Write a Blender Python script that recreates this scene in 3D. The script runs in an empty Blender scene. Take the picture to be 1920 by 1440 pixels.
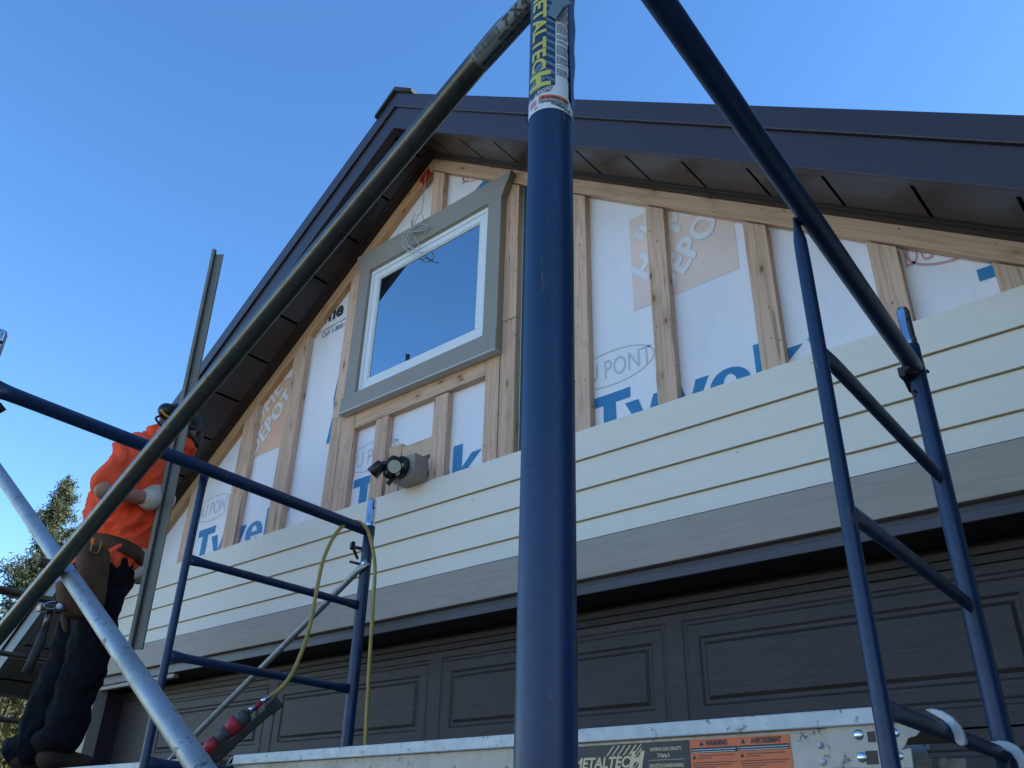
import bpy, bmesh, math, random
from mathutils import Vector, Matrix, noise
random.seed(7)
R_ = math.radians
scene = bpy.context.scene
C = scene.collection

# ------------------------------------------------------------------ camera
YAW, PITCH, ROLL, FPX = -0.7237617, 0.49616336, 0.02520833, 1598.385
H = 1.5                                   # camera height above the driveway
def cam_axes():
    cy, sy, cp, sp = math.cos(YAW), math.sin(YAW), math.cos(PITCH), math.sin(PITCH)
    f = Vector((sy*cp, cy*cp, sp)); r = Vector((cy, -sy, 0)); u = r.cross(f)
    c, s = math.cos(ROLL), math.sin(ROLL)
    return c*r+s*u, c*u-s*r, f
CR, CU, CF = cam_axes()
EYE = Vector((0, 0, H))
cd = bpy.data.cameras.new('camera'); cam = bpy.data.objects.new('camera', cd); C.objects.link(cam)
cd.sensor_width = 36; cd.lens = FPX/1920*36; cd.clip_start = 0.05; cd.clip_end = 2000
m3 = Matrix((CR, CU, -CF)).transposed()
cam.matrix_world = Matrix.Translation(EYE) @ m3.to_4x4()
scene.camera = cam

# ------------------------------------------------------------------ light
SUN_EL, SUN_AZ = R_(28), R_(52)           # azimuth measured from +Y (behind the house) towards +X
w = bpy.data.worlds.new('World'); scene.world = w; w.use_nodes = True
nt = w.node_tree; nt.nodes.clear()
sky = nt.nodes.new('ShaderNodeTexSky'); sky.sky_type = 'NISHITA'; sky.sun_disc = False
sky.sun_elevation = SUN_EL; sky.sun_rotation = SUN_AZ
sky.air_density = 1.0; sky.dust_density = 0.2; sky.ozone_density = 2.5; sky.altitude = 100
bg = nt.nodes.new('ShaderNodeBackground'); bg.inputs[1].default_value = 0.094
wo = nt.nodes.new('ShaderNodeOutputWorld')
hs = nt.nodes.new('ShaderNodeHueSaturation'); hs.inputs['Saturation'].default_value = 1.22; hs.inputs['Hue'].default_value = .504; nt.links.new(sky.outputs[0], hs.inputs['Color']); nt.links.new(hs.outputs[0], bg.inputs[0]); nt.links.new(bg.outputs[0], wo.inputs[0])
sd = bpy.data.lights.new('sun', 'SUN'); sd.energy = 5.0; sd.angle = R_(0.5); sd.color = (1, .93, .82)
so = bpy.data.objects.new('sun', sd); C.objects.link(so)
sv = Vector((math.sin(SUN_AZ)*math.cos(SUN_EL), math.cos(SUN_AZ)*math.cos(SUN_EL), math.sin(SUN_EL)))
so.rotation_euler = sv.to_track_quat('Z', 'Y').to_euler()
vs = scene.view_settings
vs.view_transform = 'Standard'; vs.look = 'None'; vs.gamma = 1; vs.exposure = 1.86

# ------------------------------------------------------------------ measuring helpers
def ray(px, py): return CF + CR*((px-960)/FPX) - CU*((py-720)/FPX)
def atY(px, py, Y): d = ray(px, py); return EYE + d*(Y/d.y)
def atX(px, py, X): d = ray(px, py); return EYE + d*(X/d.x)
def atZ(px, py, Z): d = ray(px, py); return EYE + d*((Z-H)/d.z)
def atP(px, py, p0, n):
    d = ray(px, py); return EYE + d*((Vector(p0)-EYE).dot(n)/d.dot(n))

# ------------------------------------------------------------------ object helpers
def tag(o, label=None, cat=None, group=None, kind=None):
    if label: o['label'] = label
    if cat: o['category'] = cat
    if group: o['group'] = group
    if kind: o['kind'] = kind
    return o
def thing(name, loc, label, cat, group=None, kind=None):
    o = bpy.data.objects.new(name, None); C.objects.link(o); o.location = loc
    o.empty_display_size = .1
    return tag(o, label, cat, group, kind)
def origin_of(p):
    v = Vector((0, 0, 0))
    while p: v += p.location; p = p.parent
    return v

class MB:
    def __init__(s): s.v = []; s.f = []; s.sm = []; s.mi = []
    def add(s, vs_, fs, smooth=False, mi=0):
        b = len(s.v); s.v += [tuple(v) for v in vs_]
        s.f += [tuple(b+i for i in f) for f in fs]; s.sm += [smooth]*len(fs); s.mi += [mi]*len(fs)
    def box(s, a, b, mi=0):
        (x0, y0, z0), (x1, y1, z1) = a, b
        s.add([(x0,y0,z0),(x1,y0,z0),(x1,y1,z0),(x0,y1,z0),(x0,y0,z1),(x1,y0,z1),(x1,y1,z1),(x0,y1,z1)],
              [(0,3,2,1),(4,5,6,7),(0,1,5,4),(1,2,6,5),(2,3,7,6),(3,0,4,7)], mi=mi)
    def obox(s, c, ax, ay, az, mi=0):
        c = Vector(c); vs_ = [c+ax*i+ay*j+az*k for k in (-1,1) for (i,j) in ((-1,-1),(1,-1),(1,1),(-1,1))]
        s.add(vs_, [(0,3,2,1),(4,5,6,7),(0,1,5,4),(1,2,6,5),(2,3,7,6),(3,0,4,7)], mi=mi)
    def prism(s, poly, off, mi=0):
        n = len(poly); off = Vector(off); p = [Vector(q) for q in poly]
        s.add(p+[q+off for q in p], [tuple(range(n)), tuple(reversed(range(n, 2*n)))]+[(i, i+n, (i+1) % n+n, (i+1) % n) for i in range(n)], mi=mi)
    def tube(s, pts, rad, n=20, cap=True, up=None, smooth=True, mi=0):
        """rad: one value or per point r or (a,b): a along side, b along up"""
        pts = [Vector(p) for p in pts]; N = len(pts)
        if not isinstance(rad, (list,)): rad = [rad]*N
        u = Vector(up) if up is not None else None
        vs_ = []; prev = None
        for i, p in enumerate(pts):
            t = (pts[min(i+1, N-1)]-pts[max(i-1, 0)]).normalized()
            if u is not None: sd_ = t.cross(u).normalized()
            elif prev is None:
                a = Vector((0,0,1)) if abs(t.z) < .9 else Vector((1,0,0)); sd_ = t.cross(a).normalized()
            else: sd_ = (prev-t*prev.dot(t)).normalized()
            prev = sd_; up_ = sd_.cross(t).normalized()
            ra, rb = rad[i] if isinstance(rad[i], tuple) else (rad[i], rad[i])
            for k in range(n):
                a = 2*math.pi*k/n; vs_.append(p+sd_*math.cos(a)*ra+up_*math.sin(a)*rb)
        fs = [(i*n+k, i*n+(k+1) % n, (i+1)*n+(k+1) % n, (i+1)*n+k) for i in range(N-1) for k in range(n)]
        s.add(vs_, fs, smooth, mi)
        if cap:
            s.add(vs_[:n], [tuple(reversed(range(n)))], False, mi); s.add(vs_[-n:], [tuple(range(n))], False, mi)
    def sphere(s, c, r, n=16, m=10, rot=None, mi=0):
        c = Vector(c); r = r if isinstance(r, tuple) else (r, r, r); vs_ = []
        for j in range(m+1):
            th = math.pi*j/m
            for k in range(n):
                ph = 2*math.pi*k/n; v = Vector((r[0]*math.sin(th)*math.cos(ph), r[1]*math.sin(th)*math.sin(ph), r[2]*math.cos(th)))
                vs_.append(c+(rot @ v if rot else v))
        s.add(vs_, [(j*n+k, (j+1)*n+k, (j+1)*n+(k+1) % n, j*n+(k+1) % n) for j in range(m) for k in range(n)], True, mi)
    def build(s, name, mat, parent=None, bevel=0, seg=2, fix=True):
        me = bpy.data.meshes.new(name)
        me.from_pydata(s.v, [], s.f); me.update()
        for i, p in enumerate(me.polygons): p.use_smooth = s.sm[i]; p.material_index = s.mi[i]
        bm = bmesh.new(); bm.from_mesh(me)
        if fix: bmesh.ops.remove_doubles(bm, verts=bm.verts, dist=1e-5); bmesh.ops.recalc_face_normals(bm, faces=bm.faces)
        bm.to_mesh(me); bm.free()
        for m in (mat if isinstance(mat, (list, tuple)) else [mat]): me.materials.append(m)
        o = bpy.data.objects.new(name, me); C.objects.link(o)
        if parent: o.parent = parent; o.location = -origin_of(parent)
        if bevel:
            b = o.modifiers.new('b', 'BEVEL'); b.width = bevel; b.segments = seg; b.limit_method = 'ANGLE'; b.angle_limit = R_(35)
        return o

def text_geo(txt, size, shear=0., bold=0., align='LEFT', space=1.):
    cu = bpy.data.curves.new('t', 'FONT'); cu.body = txt; cu.size = size; cu.shear = shear; cu.offset = bold
    cu.align_x = align; cu.space_character = space; cu.resolution_u = 3
    o = bpy.data.objects.new('t', cu); C.objects.link(o)
    dg = bpy.context.evaluated_depsgraph_get(); me = bpy.data.meshes.new_from_object(o.evaluated_get(dg))
    vs_ = [Vector(v.co) for v in me.vertices]; fs = [tuple(p.vertices) for p in me.polygons]
    bpy.data.objects.remove(o); bpy.data.curves.remove(cu); bpy.data.meshes.remove(me)
    return vs_, fs
def put_text(mb, txt, org, U, V, size, shear=0., bold=0., align='LEFT', space=1., sx=1., mi=0):
    vs_, fs = text_geo(txt, size, shear, bold, align, space)
    org = Vector(org); U = Vector(U); V = Vector(V)
    mb.add([org+U*v.x*sx+V*v.y for v in vs_], fs, mi=mi)
def bar(mb, x0, y0, x1, y1, mi=0):         # flat rectangle in u,v
    mb.add([(x0,y0,0),(x1,y0,0),(x1,y1,0),(x0,y1,0)], [(0,1,2,3)], mi=mi)
def split_u(mb, step, axis=0, lo=-.5, hi=.5):
    """cut flat u,v geometry so that it can be bent"""
    me = bpy.data.meshes.new('x'); me.from_pydata(mb.v, [], mb.f)
    for i, p in enumerate(me.polygons): p.material_index = mb.mi[i]
    bm = bmesh.new(); bm.from_mesh(me); bpy.data.meshes.remove(me)
    nrm = Vector((1,0,0)) if axis == 0 else Vector((0,1,0))
    k = lo
    while k < hi:
        bmesh.ops.bisect_plane(bm, geom=bm.verts[:]+bm.edges[:]+bm.faces[:], plane_co=nrm*k, plane_no=nrm); k += step
    out = MB(); bm.verts.ensure_lookup_table()
    for i, v in enumerate(bm.verts): v.index = i
    out.v = [tuple(v.co) for v in bm.verts]
    for f in bm.faces: out.f.append(tuple(v.index for v in f.verts)); out.sm.append(True); out.mi.append(f.material_index)
    bm.free(); return out

# ------------------------------------------------------------------ materials
def S(r, g, b):                           # sRGB 0-255 -> linear
    return tuple(((c/255)/12.92 if c/255 <= .04045 else ((c/255+.055)/1.055)**2.4) for c in (r, g, b))
class Mt:
    def __init__(s, name, col, rough=.6, metal=0., spec=.5, coat=0.):
        s.m = bpy.data.materials.new(name); s.m.use_nodes = True; s.t = s.m.node_tree; s.b = s.t.nodes['Principled BSDF']
        s.b.inputs['Base Color'].default_value = (*col, 1); s.b.inputs['Roughness'].default_value = rough
        s.b.inputs['Metallic'].default_value = metal; s.b.inputs['Specular IOR Level'].default_value = spec
        if coat: s.b.inputs['Coat Weight'].default_value = coat; s.b.inputs['Coat Roughness'].default_value = .15
        s.co = None; s.col = s._rgb(col)
    def n(s, t, **k):
        nd = s.t.nodes.new(t)
        for a, v in k.items():
            if a in nd.inputs.keys(): nd.inputs[a].default_value = v
            else: setattr(nd, a, v)
        return nd
    def _rgb(s, c): r = s.n('ShaderNodeRGB'); r.outputs[0].default_value = (*c, 1); return r.outputs[0]
    def L(s, a, b): s.t.links.new(a, b)
    def coord(s, scale=(1,1,1), rot=(0,0,0), loc=(0,0,0)):
        tc = s.n('ShaderNodeTexCoord'); mp = s.n('ShaderNodeMapping')
        r0 = s.n('ShaderNodeMapping'); r0.inputs['Rotation'].default_value = rot; r0.inputs['Location'].default_value = loc
        s.L(tc.outputs['Object'], r0.inputs[0]); s.L(r0.outputs[0], mp.inputs[0]); mp.inputs['Scale'].default_value = scale
        return mp.outputs[0]
    def noise(s, scale, vec=None, detail=4, rough=.55, dist=0.):
        x = s.n('ShaderNodeTexNoise'); x.inputs['Scale'].default_value = scale; x.inputs['Detail'].default_value = detail
        x.inputs['Roughness'].default_value = rough; x.inputs['Distortion'].default_value = dist
        s.L(vec if vec is not None else s.coord(), x.inputs['Vector']); return x.outputs[0]
    def vor(s, scale, vec=None, out=0):
        x = s.n('ShaderNodeTexVoronoi'); x.inputs['Scale'].default_value = scale
        s.L(vec if vec is not None else s.coord(), x.inputs['Vector']); return x.outputs[out]
    def ramp(s, src, a, b, ca=(0,0,0), cb=(1,1,1)):
        x = s.n('ShaderNodeValToRGB'); x.color_ramp.elements[0].position = a; x.color_ramp.elements[1].position = b
        x.color_ramp.elements[0].color = (*ca, 1); x.color_ramp.elements[1].color = (*cb, 1); s.L(src, x.inputs[0]); return x.outputs[0]
    def mix(s, fac, c2, c1=None, mode='MIX', amt=1.):
        x = s.n('ShaderNodeMix', data_type='RGBA'); x.blend_type = mode
        if amt != 1.:
            q = s.n('ShaderNodeMath', operation='MULTIPLY'); s.L(fac, q.inputs[0]); q.inputs[1].default_value = amt; fac = q.outputs[0]
        s.L(fac, x.inputs[0]); s.L(c1 if c1 is not None else s.col, x.inputs[6])
        if isinstance(c2, tuple): x.inputs[7].default_value = (*c2, 1)
        else: s.L(c2, x.inputs[7])
        s.col = x.outputs[2]; return s.col
    def bump(s, h, strength=.3, dist=.002):
        x = s.n('ShaderNodeBump'); x.inputs['Strength'].default_value = strength; x.inputs['Distance'].default_value = dist
        s.L(h, x.inputs['Height'])
        if s.co is not None: s.L(s.co, x.inputs['Normal'])
        s.co = x.outputs[0]
    def rings(s, vec, freq=9., a=.35, b=.95):
        n_ = s.noise(1, vec, 2, .5, .3); m1 = s.n('ShaderNodeMath', operation='MULTIPLY'); s.L(n_, m1.inputs[0]); m1.inputs[1].default_value = freq*6.28
        m2 = s.n('ShaderNodeMath', operation='SINE'); s.L(m1.outputs[0], m2.inputs[0]); return s.ramp(m2.outputs[0], a, b)
    def rough(s, src, a, b):
        x = s.n('ShaderNodeMapRange'); x.inputs[3].default_value = a; x.inputs[4].default_value = b; s.L(src, x.inputs[0]); s.L(x.outputs[0], s.b.inputs['Roughness'])
    def done(s):
        s.L(s.col, s.b.inputs['Base Color'])
        if s.co is not None: s.L(s.co, s.b.inputs['Normal'])
        return s.m
def simple(name, col, rough=.6, metal=0., var=.15, scale=30, bump=0., coat=0., spec=.5):
    k = Mt(name, col, rough, metal, spec, coat)
    if var: k.mix(k.noise(scale), tuple(c*(1-var*1.6) for c in col))
    if bump: k.bump(k.noise(scale*4), bump, .001)
    return k.done()

def wood(name, rot=0., col=(.72,.46,.33)):
    """grain runs along local Z after turning by rot about Y"""
    k = Mt(name, col, .75, spec=.25)
    oi = k.n('ShaderNodeObjectInfo')
    tc = k.n('ShaderNodeTexCoord'); ad = k.n('ShaderNodeVectorMath', operation='ADD'); k.L(tc.outputs['Object'], ad.inputs[0])
    sc = k.n('ShaderNodeVectorMath', operation='SCALE'); cx = k.n('ShaderNodeCombineXYZ'); k.L(oi.outputs['Random'], cx.inputs[1]); k.L(oi.outputs['Random'], cx.inputs[0])
    k.L(cx.outputs[0], sc.inputs[0]); sc.inputs['Scale'].default_value = 13.; k.L(sc.outputs[0], ad.inputs[1])
    rt = k.n('ShaderNodeMapping'); rt.inputs['Rotation'].default_value = (0, rot, 0); k.L(ad.outputs[0], rt.inputs[0])
    def m(sx, sz):
        q = k.n('ShaderNodeMapping'); q.inputs['Scale'].default_value = (sx, sx, sz); k.L(rt.outputs[0], q.inputs[0]); return q.outputs[0]
    tone = k.ramp(oi.outputs['Random'], 0, 1)
    k.mix(tone, (.78,.56,.44), amt=.45)                      # paler, greyer boards
    k.mix(k.ramp(k.noise(1, m(5, .9), 3), .35, .7), (.42,.26,.15), amt=.35)
    k.mix(k.ramp(k.noise(1, m(55, 1.6), 4, .6, .4), .48, .62), (.36,.22,.12), amt=.42)
    k.mix(k.ramp(k.noise(1, m(180, 5), 2), .45, .7), (.72,.55,.40), amt=.25)
    k.mix(k.rings(m(11, .9), 9), (.40,.25,.14), amt=.30)
    wx = k.noise(1, m(9, 2.2), 2)
    # knots
    v1 = k.vor(1, m(15, 6.5)); kn = k.ramp(v1, .07, .15, (1,1,1), (0,0,0))
    sel = k.ramp(k.vor(1, m(15, 6.5), 1), .42, .47)
    mm = k.n('ShaderNodeMath', operation='MULTIPLY'); k.L(kn, mm.inputs[0]); k.L(sel, mm.inputs[1])
    k.mix(mm.outputs[0], (.13,.06,.03), amt=.9)
    halo = k.ramp(v1, .12, .42, (1,1,1), (0,0,0)); m2 = k.n('ShaderNodeMath', operation='MULTIPLY'); k.L(halo, m2.inputs[0]); k.L(sel, m2.inputs[1])
    k.mix(m2.outputs[0], (.34,.18,.08), amt=.35)
    # nail heads and black runs
    k.mix(k.ramp(k.vor(1, m(26, 17)), .07, .10, (1,1,1), (0,0,0)), (.045,.035,.035), amt=.85)
    k.mix(k.ramp(k.noise(1, m(40, 2.4), 1), .70, .75), (.10,.09,.12), amt=.5)
    k.bump(k.noise(1, m(90, 3), 4), .25, .002)
    return k.done()

SL, SR = .7436, .7217                     # roof slopes (left, right)
AX, AZ = -2.977, 5.181                    # apex of the rake line on the wall
def rake(x, d=0.): return AZ + d - (SL*(AX-x) if x < AX else SR*(x-AX))
aL, aR = math.atan(SL), math.atan(SR)
W_V = wood('pine_vertical', 0)
W_H = wood('pine_horizontal', R_(90))
W_RL = wood('pine_left_rake', R_(90)+aL, (.66,.35,.16))
W_RR = wood('pine_right_rake', R_(90)-aR, (.68,.41,.26))

k = Mt('house_wrap', (.87,.84,.88), .55, spec=.35)
k.mix(k.ramp(k.noise(1, k.coord((2,2,1.2)), 3), .35, .75), (.79,.77,.83))
k.mix(k.ramp(k.noise(60, None, 4, .7), .45, .75), (.92,.90,.92), amt=.4)
k.mix(k.ramp(k.vor(9), .02, .03, (1,1,1), (0,0,0)), (.35,.36,.4), amt=.6)
k.bump(k.noise(1, k.coord((9,9,1.6), (0,R_(14),0)), 4, .5, .8), .38, .022)
k.bump(k.noise(3.2, None, 3, .5, 1.2), .4, .02)
WRAP = k.done()

def grained(name, col, dark, rough=.6, amp=.3, sx=2, sz=60, spots=True, rot=0., rings=False):
    k = Mt(name, col, rough, spec=.4)
    k.mix(k.ramp(k.noise(1, k.coord((sx*.5,3,3)), 3), .3, .8), dark, amt=.35)
    g = k.noise(1, k.coord((sx, sz, sz), (0, rot, 0)), 5, .6, .9)
    k.mix(k.ramp(g, .52, .66), dark, amt=amp)
    if rings: k.mix(k.rings(k.coord((.9, 7, 7), (0, rot, 0)), 10, .2, 1.), dark, amt=.4)
    if spots: k.mix(k.ramp(k.vor(1, k.coord((7,7,12))), .030, .048, (1,1,1), (0,0,0)), tuple(c*.4 for c in col), amt=.75)
    k.mix(k.ramp(k.noise(7, None, 6, .75), .66, .74), tuple(min(1, c*1.12) for c in col), amt=.5)
    k.bump(g, .35, .003); k.bump(k.noise(220, None, 2), .15, .001)
    return k.done()
SIDING = grained('cream_siding', (.83,.75,.64), (.75,.68,.58), .55, .35, 2.2, 80)
LAP_SHADE = simple('siding_lap_shade', (.34,.27,.15), .8)  # colour stands for the warm shade under the siding laps
TRIM = grained('taupe_trim', (.40,.34,.285), (.31,.265,.225), .6, .4, 1.6, 70, rings=True)
TRIM_V = simple('taupe_casing', (.32,.28,.23), .5, var=.1, scale=6, bump=.2)
GROOVE = simple('groove_dark', (.012,.010,.011), .8, var=0)
k = Mt('brown_metal', (.030,.017,.025), .42, spec=.62, coat=.05)
k.mix(k.noise(2), (.034,.024,.032)); k.bump(k.noise(6, None, 2), .05, .01); k.rough(k.noise(14), .36, .50)
FASCIA = k.done()
k = Mt('brown_soffit', (.026,.018,.015), .45, spec=.5)
k.bump(k.noise(2.6, None, 2, .5, .6), .22, .03); k.mix(k.noise(3), (.022,.015,.013))
SOFFIT = k.done()
k = Mt('garage_brown', (.046,.030,.029), .55, spec=.45)
g = k.noise(1, k.coord((4,60,90)), 5, .6, .6); k.mix(k.ramp(g, .42, .62), (.025,.019,.020), amt=.8); k.bump(g, .5, .004)
k.mix(k.ramp(k.noise(3.2, None, 5, .7), .45, .72), (.056,.050,.054), amt=.5)
DOOR = k.done()
k = Mt('blue_paint', (.006,.027,.085), .38, spec=.45)
k.mix(k.ramp(k.noise(160, None, 3, .7), .45, .7), (.013,.045,.15), amt=.5)
k.mix(k.ramp(k.noise(5, None, 3), .4, .8), (.004,.018,.052), amt=.7)
k.mix(k.ramp(k.noise(1, k.coord((30,30,6)), 7, .85), .61, .64), (.12,.10,.09), amt=.7); k.mix(k.ramp(k.vor(38), .05, .07, (1,1,1), (0,0,0)), (.07,.09,.13), amt=.5)
k.bump(k.noise(260, None, 2), .12, .0006); k.rough(k.noise(30), .30, .5)
BLUE = k.done()
def galv(name, col, rough=.38, metal=.85, dirt=(.16,.13,.10), damt=.5, sc=(1,1,1)):
    k = Mt(name, col, rough, metal)
    k.mix(k.vor(45), tuple(c*.78 for c in col), amt=.6)
    k.mix(k.ramp(k.noise(9, None, 6, .7), .5, .72), dirt, amt=damt)
    k.mix(k.ramp(k.noise(46, None, 4, .7), .60, .66), (.06,.05,.045), amt=.7); k.mix(k.ramp(k.noise(95, None, 3, .8), .66, .70), (.5,.48,.45), amt=.5)
    k.rough(k.noise(20, None, 4), rough*.7, rough*1.5); k.bump(k.noise(120, None, 3), .15, .0008)
    return k.done()
GALV = galv('galvanised_tube', (.40,.41,.42), .48, .7)
GALV_DULL = galv('weathered_tube', (.15,.13,.105), .30, .85, (.07,.052,.036), .9)
ALU = galv('aluminium_rail', (.56,.57,.60), .5, .35, (.30,.24,.16), .35)
ALU_WEB = galv('aluminium_web', (.60,.52,.44), .6, .15, (.36,.24,.12), .85)
STEEL = galv('zinc_pin', (.62,.66,.72), .16, 1., (.4,.4,.42), .2)
BLACK = simple('black_plastic', (.012,.012,.014), .4, var=.2)
BLACKM = simple('black_metal', (.02,.02,.026), .45, .3, var=.2)
RUBBER = simple('dark_rubber', (.02,.02,.022), .7)
VINYL = simple('white_vinyl', (.80,.81,.82), .35, var=.03, scale=5)
TAN = simple('tan_seal', (.42,.38,.27), .6)
LENS = simple('lamp_lens', (.62,.60,.50), .25, var=.1)
PINK = simple('label_white', (.72,.73,.74), .45, var=.05)
BLUE_TAPE = simple('blue_print', (.025,.23,.48), .55, var=.12, scale=12)
GREEN_TAPE = simple('teal_tape', (.02,.12,.15), .55, var=.2, scale=12)
RED_TAPE = simple('red_tape', (.55,.02,.02), .5, var=.3, scale=25)
FAINT = simple('faint_grey_print', (.56,.57,.64), .55, var=.05)
FAINT_RED = simple('faint_red_print', (.62,.36,.40), .55, var=.05)
ORANGE_PR = simple('faded_orange_print', (.94,.72,.63), .55, var=.14, scale=3)
ORANGE_PR2 = simple('faded_orange_print_stronger', (.92,.56,.38), .55, var=.2, scale=5)
WHITE_PR = simple('unprinted_lettering', (.84,.82,.85), .55, var=.06)
INK = simple('dark_ink', (.03,.04,.05), .6, var=0)
HOSE = simple('yellow_hose', (.52,.36,.08), .45, var=.3, scale=40, bump=.3)
RED = simple('red_grip', (.42,.012,.03), .5, var=.2, scale=60, bump=.3)
GREY = simple('grey_grip', (.06,.062,.07), .6, var=.2)
CABLE = simple('white_cable', (.55,.55,.53), .5)
k = Mt('window_glass', (.012,.016,.022), .03, spec=.5)
gl = k.n('ShaderNodeBsdfGlossy'); gl.inputs['Color'].default_value = (.72,.88,.96,1); gl.inputs['Roughness'].default_value = .012
mxs = k.n('ShaderNodeMixShader'); mxs.inputs[0].default_value = .42
k.L(k.b.outputs[0], mxs.inputs[1]); k.L(gl.outputs[0], mxs.inputs[2]); k.L(mxs.outputs[0], k.t.nodes['Material Output'].inputs[0])
GLASS = k.done()
def cloth(name, col, dark, rough=.9, sc=6, amt=.5, sheen=.0):
    k = Mt(name, col, rough, spec=.15); k.b.inputs['Sheen Weight'].default_value = sheen
    k.mix(k.ramp(k.noise(sc, None, 4), .4, .75), dark, amt=amt)
    k.bump(k.noise(700, None, 1), .25, .0008); return k.done()
SHIRT = cloth('orange_cotton', (1.0,.115,.045), (1.0,.085,.03))
JEANS = cloth('black_denim', (.006,.006,.009), (.012,.012,.017), sc=9)
LEATHER = cloth('brown_leather', (.10,.055,.032), (.05,.028,.018), .65, 14, .8, 0)
GLOVE = cloth('pale_glove', (.60,.55,.44), (.42,.38,.31), sc=18)
BOOT = cloth('brown_boot', (.045,.03,.022), (.03,.02,.015), .7, 12)
k = Mt('skin', (.42,.21,.15), .5, spec=.4); k.b.inputs['Subsurface Weight'].default_value = .08
k.mix(k.noise(25), (.36,.16,.11)); SKIN = k.done()
HAIR = simple('hair', (.05,.035,.025), .7, scale=90)
k = Mt('concrete', (.36,.30,.22), .85, spec=.3); k.mix(k.noise(.8, None, 6, .7), (.29,.245,.18)); k.bump(k.noise(40), .3, .004); CONCRETE = k.done()
k = Mt('lawn', (.12,.12,.045), .95); k.mix(k.noise(.5, None, 8, .7), (.24,.19,.08)); k.bump(k.noise(30), .8, .05); LAWN = k.done()
k = Mt('shingle', (.05,.045,.045), .9); k.mix(k.vor(12), (.03,.028,.03)); SHINGLE = k.done()

# ------------------------------------------------------------------ ground
m = MB(); m.add([(-300,-300,0),(300,-300,0),(300,300,0),(-300,300,0)], [(0,1,2,3)]); tag(m.build('ground', LAWN), kind='structure')
m = MB(); m.box((-6.6, -14, -.05), (.9, 2.75, .02)); tag(m.build('driveway', CONCRETE), kind='structure')
m = MB(); m.box((-60, -24, -.05), (60, -14, .012)); tag(m.build('road', CONCRETE), kind='structure')

# ------------------------------------------------------------------ house
WX0, WX1 = -6.56, .66
WY = 2.635                                # house wrap plane
house = thing('house', ((WX0+WX1)/2, WY, 0), 'cream and brown garage gable with bare strapping over white house wrap', 'house')
def clip_poly(poly, f):
    out = []
    for i in range(len(poly)):
        a, b = poly[i], poly[(i+1) % len(poly)]; fa, fb = f(a), f(b)
        if fa >= 0: out.append(a)
        if fa*fb < 0: t = fa/(fa-fb); out.append(tuple(a[j]+(b[j]-a[j])*t for j in range(len(a))))
    return out
def gable_clip(poly, d=0.):
    poly = clip_poly(poly, lambda p: AZ+d-SL*(AX-p[0])-p[1]); return clip_poly(poly, lambda p: AZ+d-SR*(p[0]-AX)-p[1])

OX0, OX1, OZ = -5.77, -.12, 2.335         # garage opening
m = MB()
P = gable_clip([(WX0,2.346),(WX1,2.346),(WX1,6),(WX0,6)], .03)
m.prism([(x, WY, z) for x, z in P], (0, .12, 0))
m.box((WX0, WY, 0), (OX0, WY+.12, 2.346)); m.box((OX1, WY, 0), (WX1, WY+.12, 2.346))
wall = m.build('wall', WRAP, house)
m = MB()
m.box((WX0, WY+.12, 0), (WX0+.12, 12, 2.45)); m.box((WX1-.12, WY+.12, 0), (WX1, 12, 2.45)); m.box((WX0, 12, 0), (WX1, 12.1, 2.45))
m.box((WX0+.12, WY+.121, 2.42), (WX1-.12, 12, 2.44))
m.build('wall', SIDING, house)

# printed marks on the wrap ------------------------------------------------
def flat(mb, pts, y=WY-.0015): mb.add([(x, y, z) for x, z in pts], [tuple(range(len(pts)))])
def ring(mb, cx, cz, rx, rz, wd, a0=0, a1=360, y=WY-.0015, n=48, wz=None):
    wz = wz or wd
    o = []; 
    for i in range(n+1):
        a = R_(a0+(a1-a0)*i/n); o += [(cx+rx*math.cos(a), y, cz+rz*math.sin(a)), (cx+(rx-wd)*math.cos(a), y, cz+(rz-wz)*math.sin(a))]
    mb.add(o, [(2*i, 2*i+1, 2*i+3, 2*i+2) for i in range(n)])
m = MB()
def wordmark(x0, z0):
    t, b = z0+.205, z0
    flat(m, [(x0,t),(x0,t-.047),(x0+.055,t-.047),(x0+.055,b),(x0+.118,b),(x0+.118,t-.047),(x0+.19,t-.047),(x0+.192,t)])
    xh = z0+.136
    flat(m, [(x0+.163,xh),(x0+.228,xh),(x0+.262,b+.03),(x0+.298,xh),(x0+.352,xh),(x0+.282,b-.03),(x0+.22,b-.03),(x0+.232,b)])
    flat(m, [(x0+.366,xh),(x0+.425,xh),(x0+.455,b+.03),(x0+.49,xh),(x0+.547,xh),(x0+.48,b),(x0+.43,b)])
    ring(m, x0+.632, z0+.066, .085, .072, .056, 0, 325, wz=.026); flat(m, [(x0+.60,z0+.075),(x0+.60,z0+.05),(x0+.717,z0+.05),(x0+.717,z0+.075)], WY-.0025)
    flat(m, [(x0+.738,t-.008),(x0+.80,t-.008),(x0+.80,z0+.072),(x0+.862,xh),(x0+.925,xh),(x0+.845,z0+.066),(x0+.93,b),(x0+.865,b),(x0+.80,z0+.06),(x0+.80,b),(x0+.738,b)])
    ring(m, x0+.955, z0+.142, .011, .011, .003)
for wx, wz in ((-1.87, 2.967), (-3.43, 2.985), (-4.955, 3.015)): m = MB(); wordmark(wx, wz); m.build('printed_wordmark', BLUE_TAPE, wall, fix=False)
m = MB(); flat(m, [(-.356,3.153),(-.300,3.153),(-.300,3.108),(-.356,3.108)]); m.build('printed_wordmark', BLUE_TAPE, wall, fix=False)
for cx, cz in ((-1.765,3.292), (-3.30,3.30), (-4.84,3.35), (-.12,3.33)):
    m = MB(); ring(m, cx, cz, .212, .085, .006); put_text(m, 'DU PONT', (cx, WY-.0015, cz-.042), (1,0,0), (0,0,1), .125, align='CENTER', sx=.72); m.build('printed_maker_mark', FAINT, wall, fix=False)
m = MB()
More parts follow.
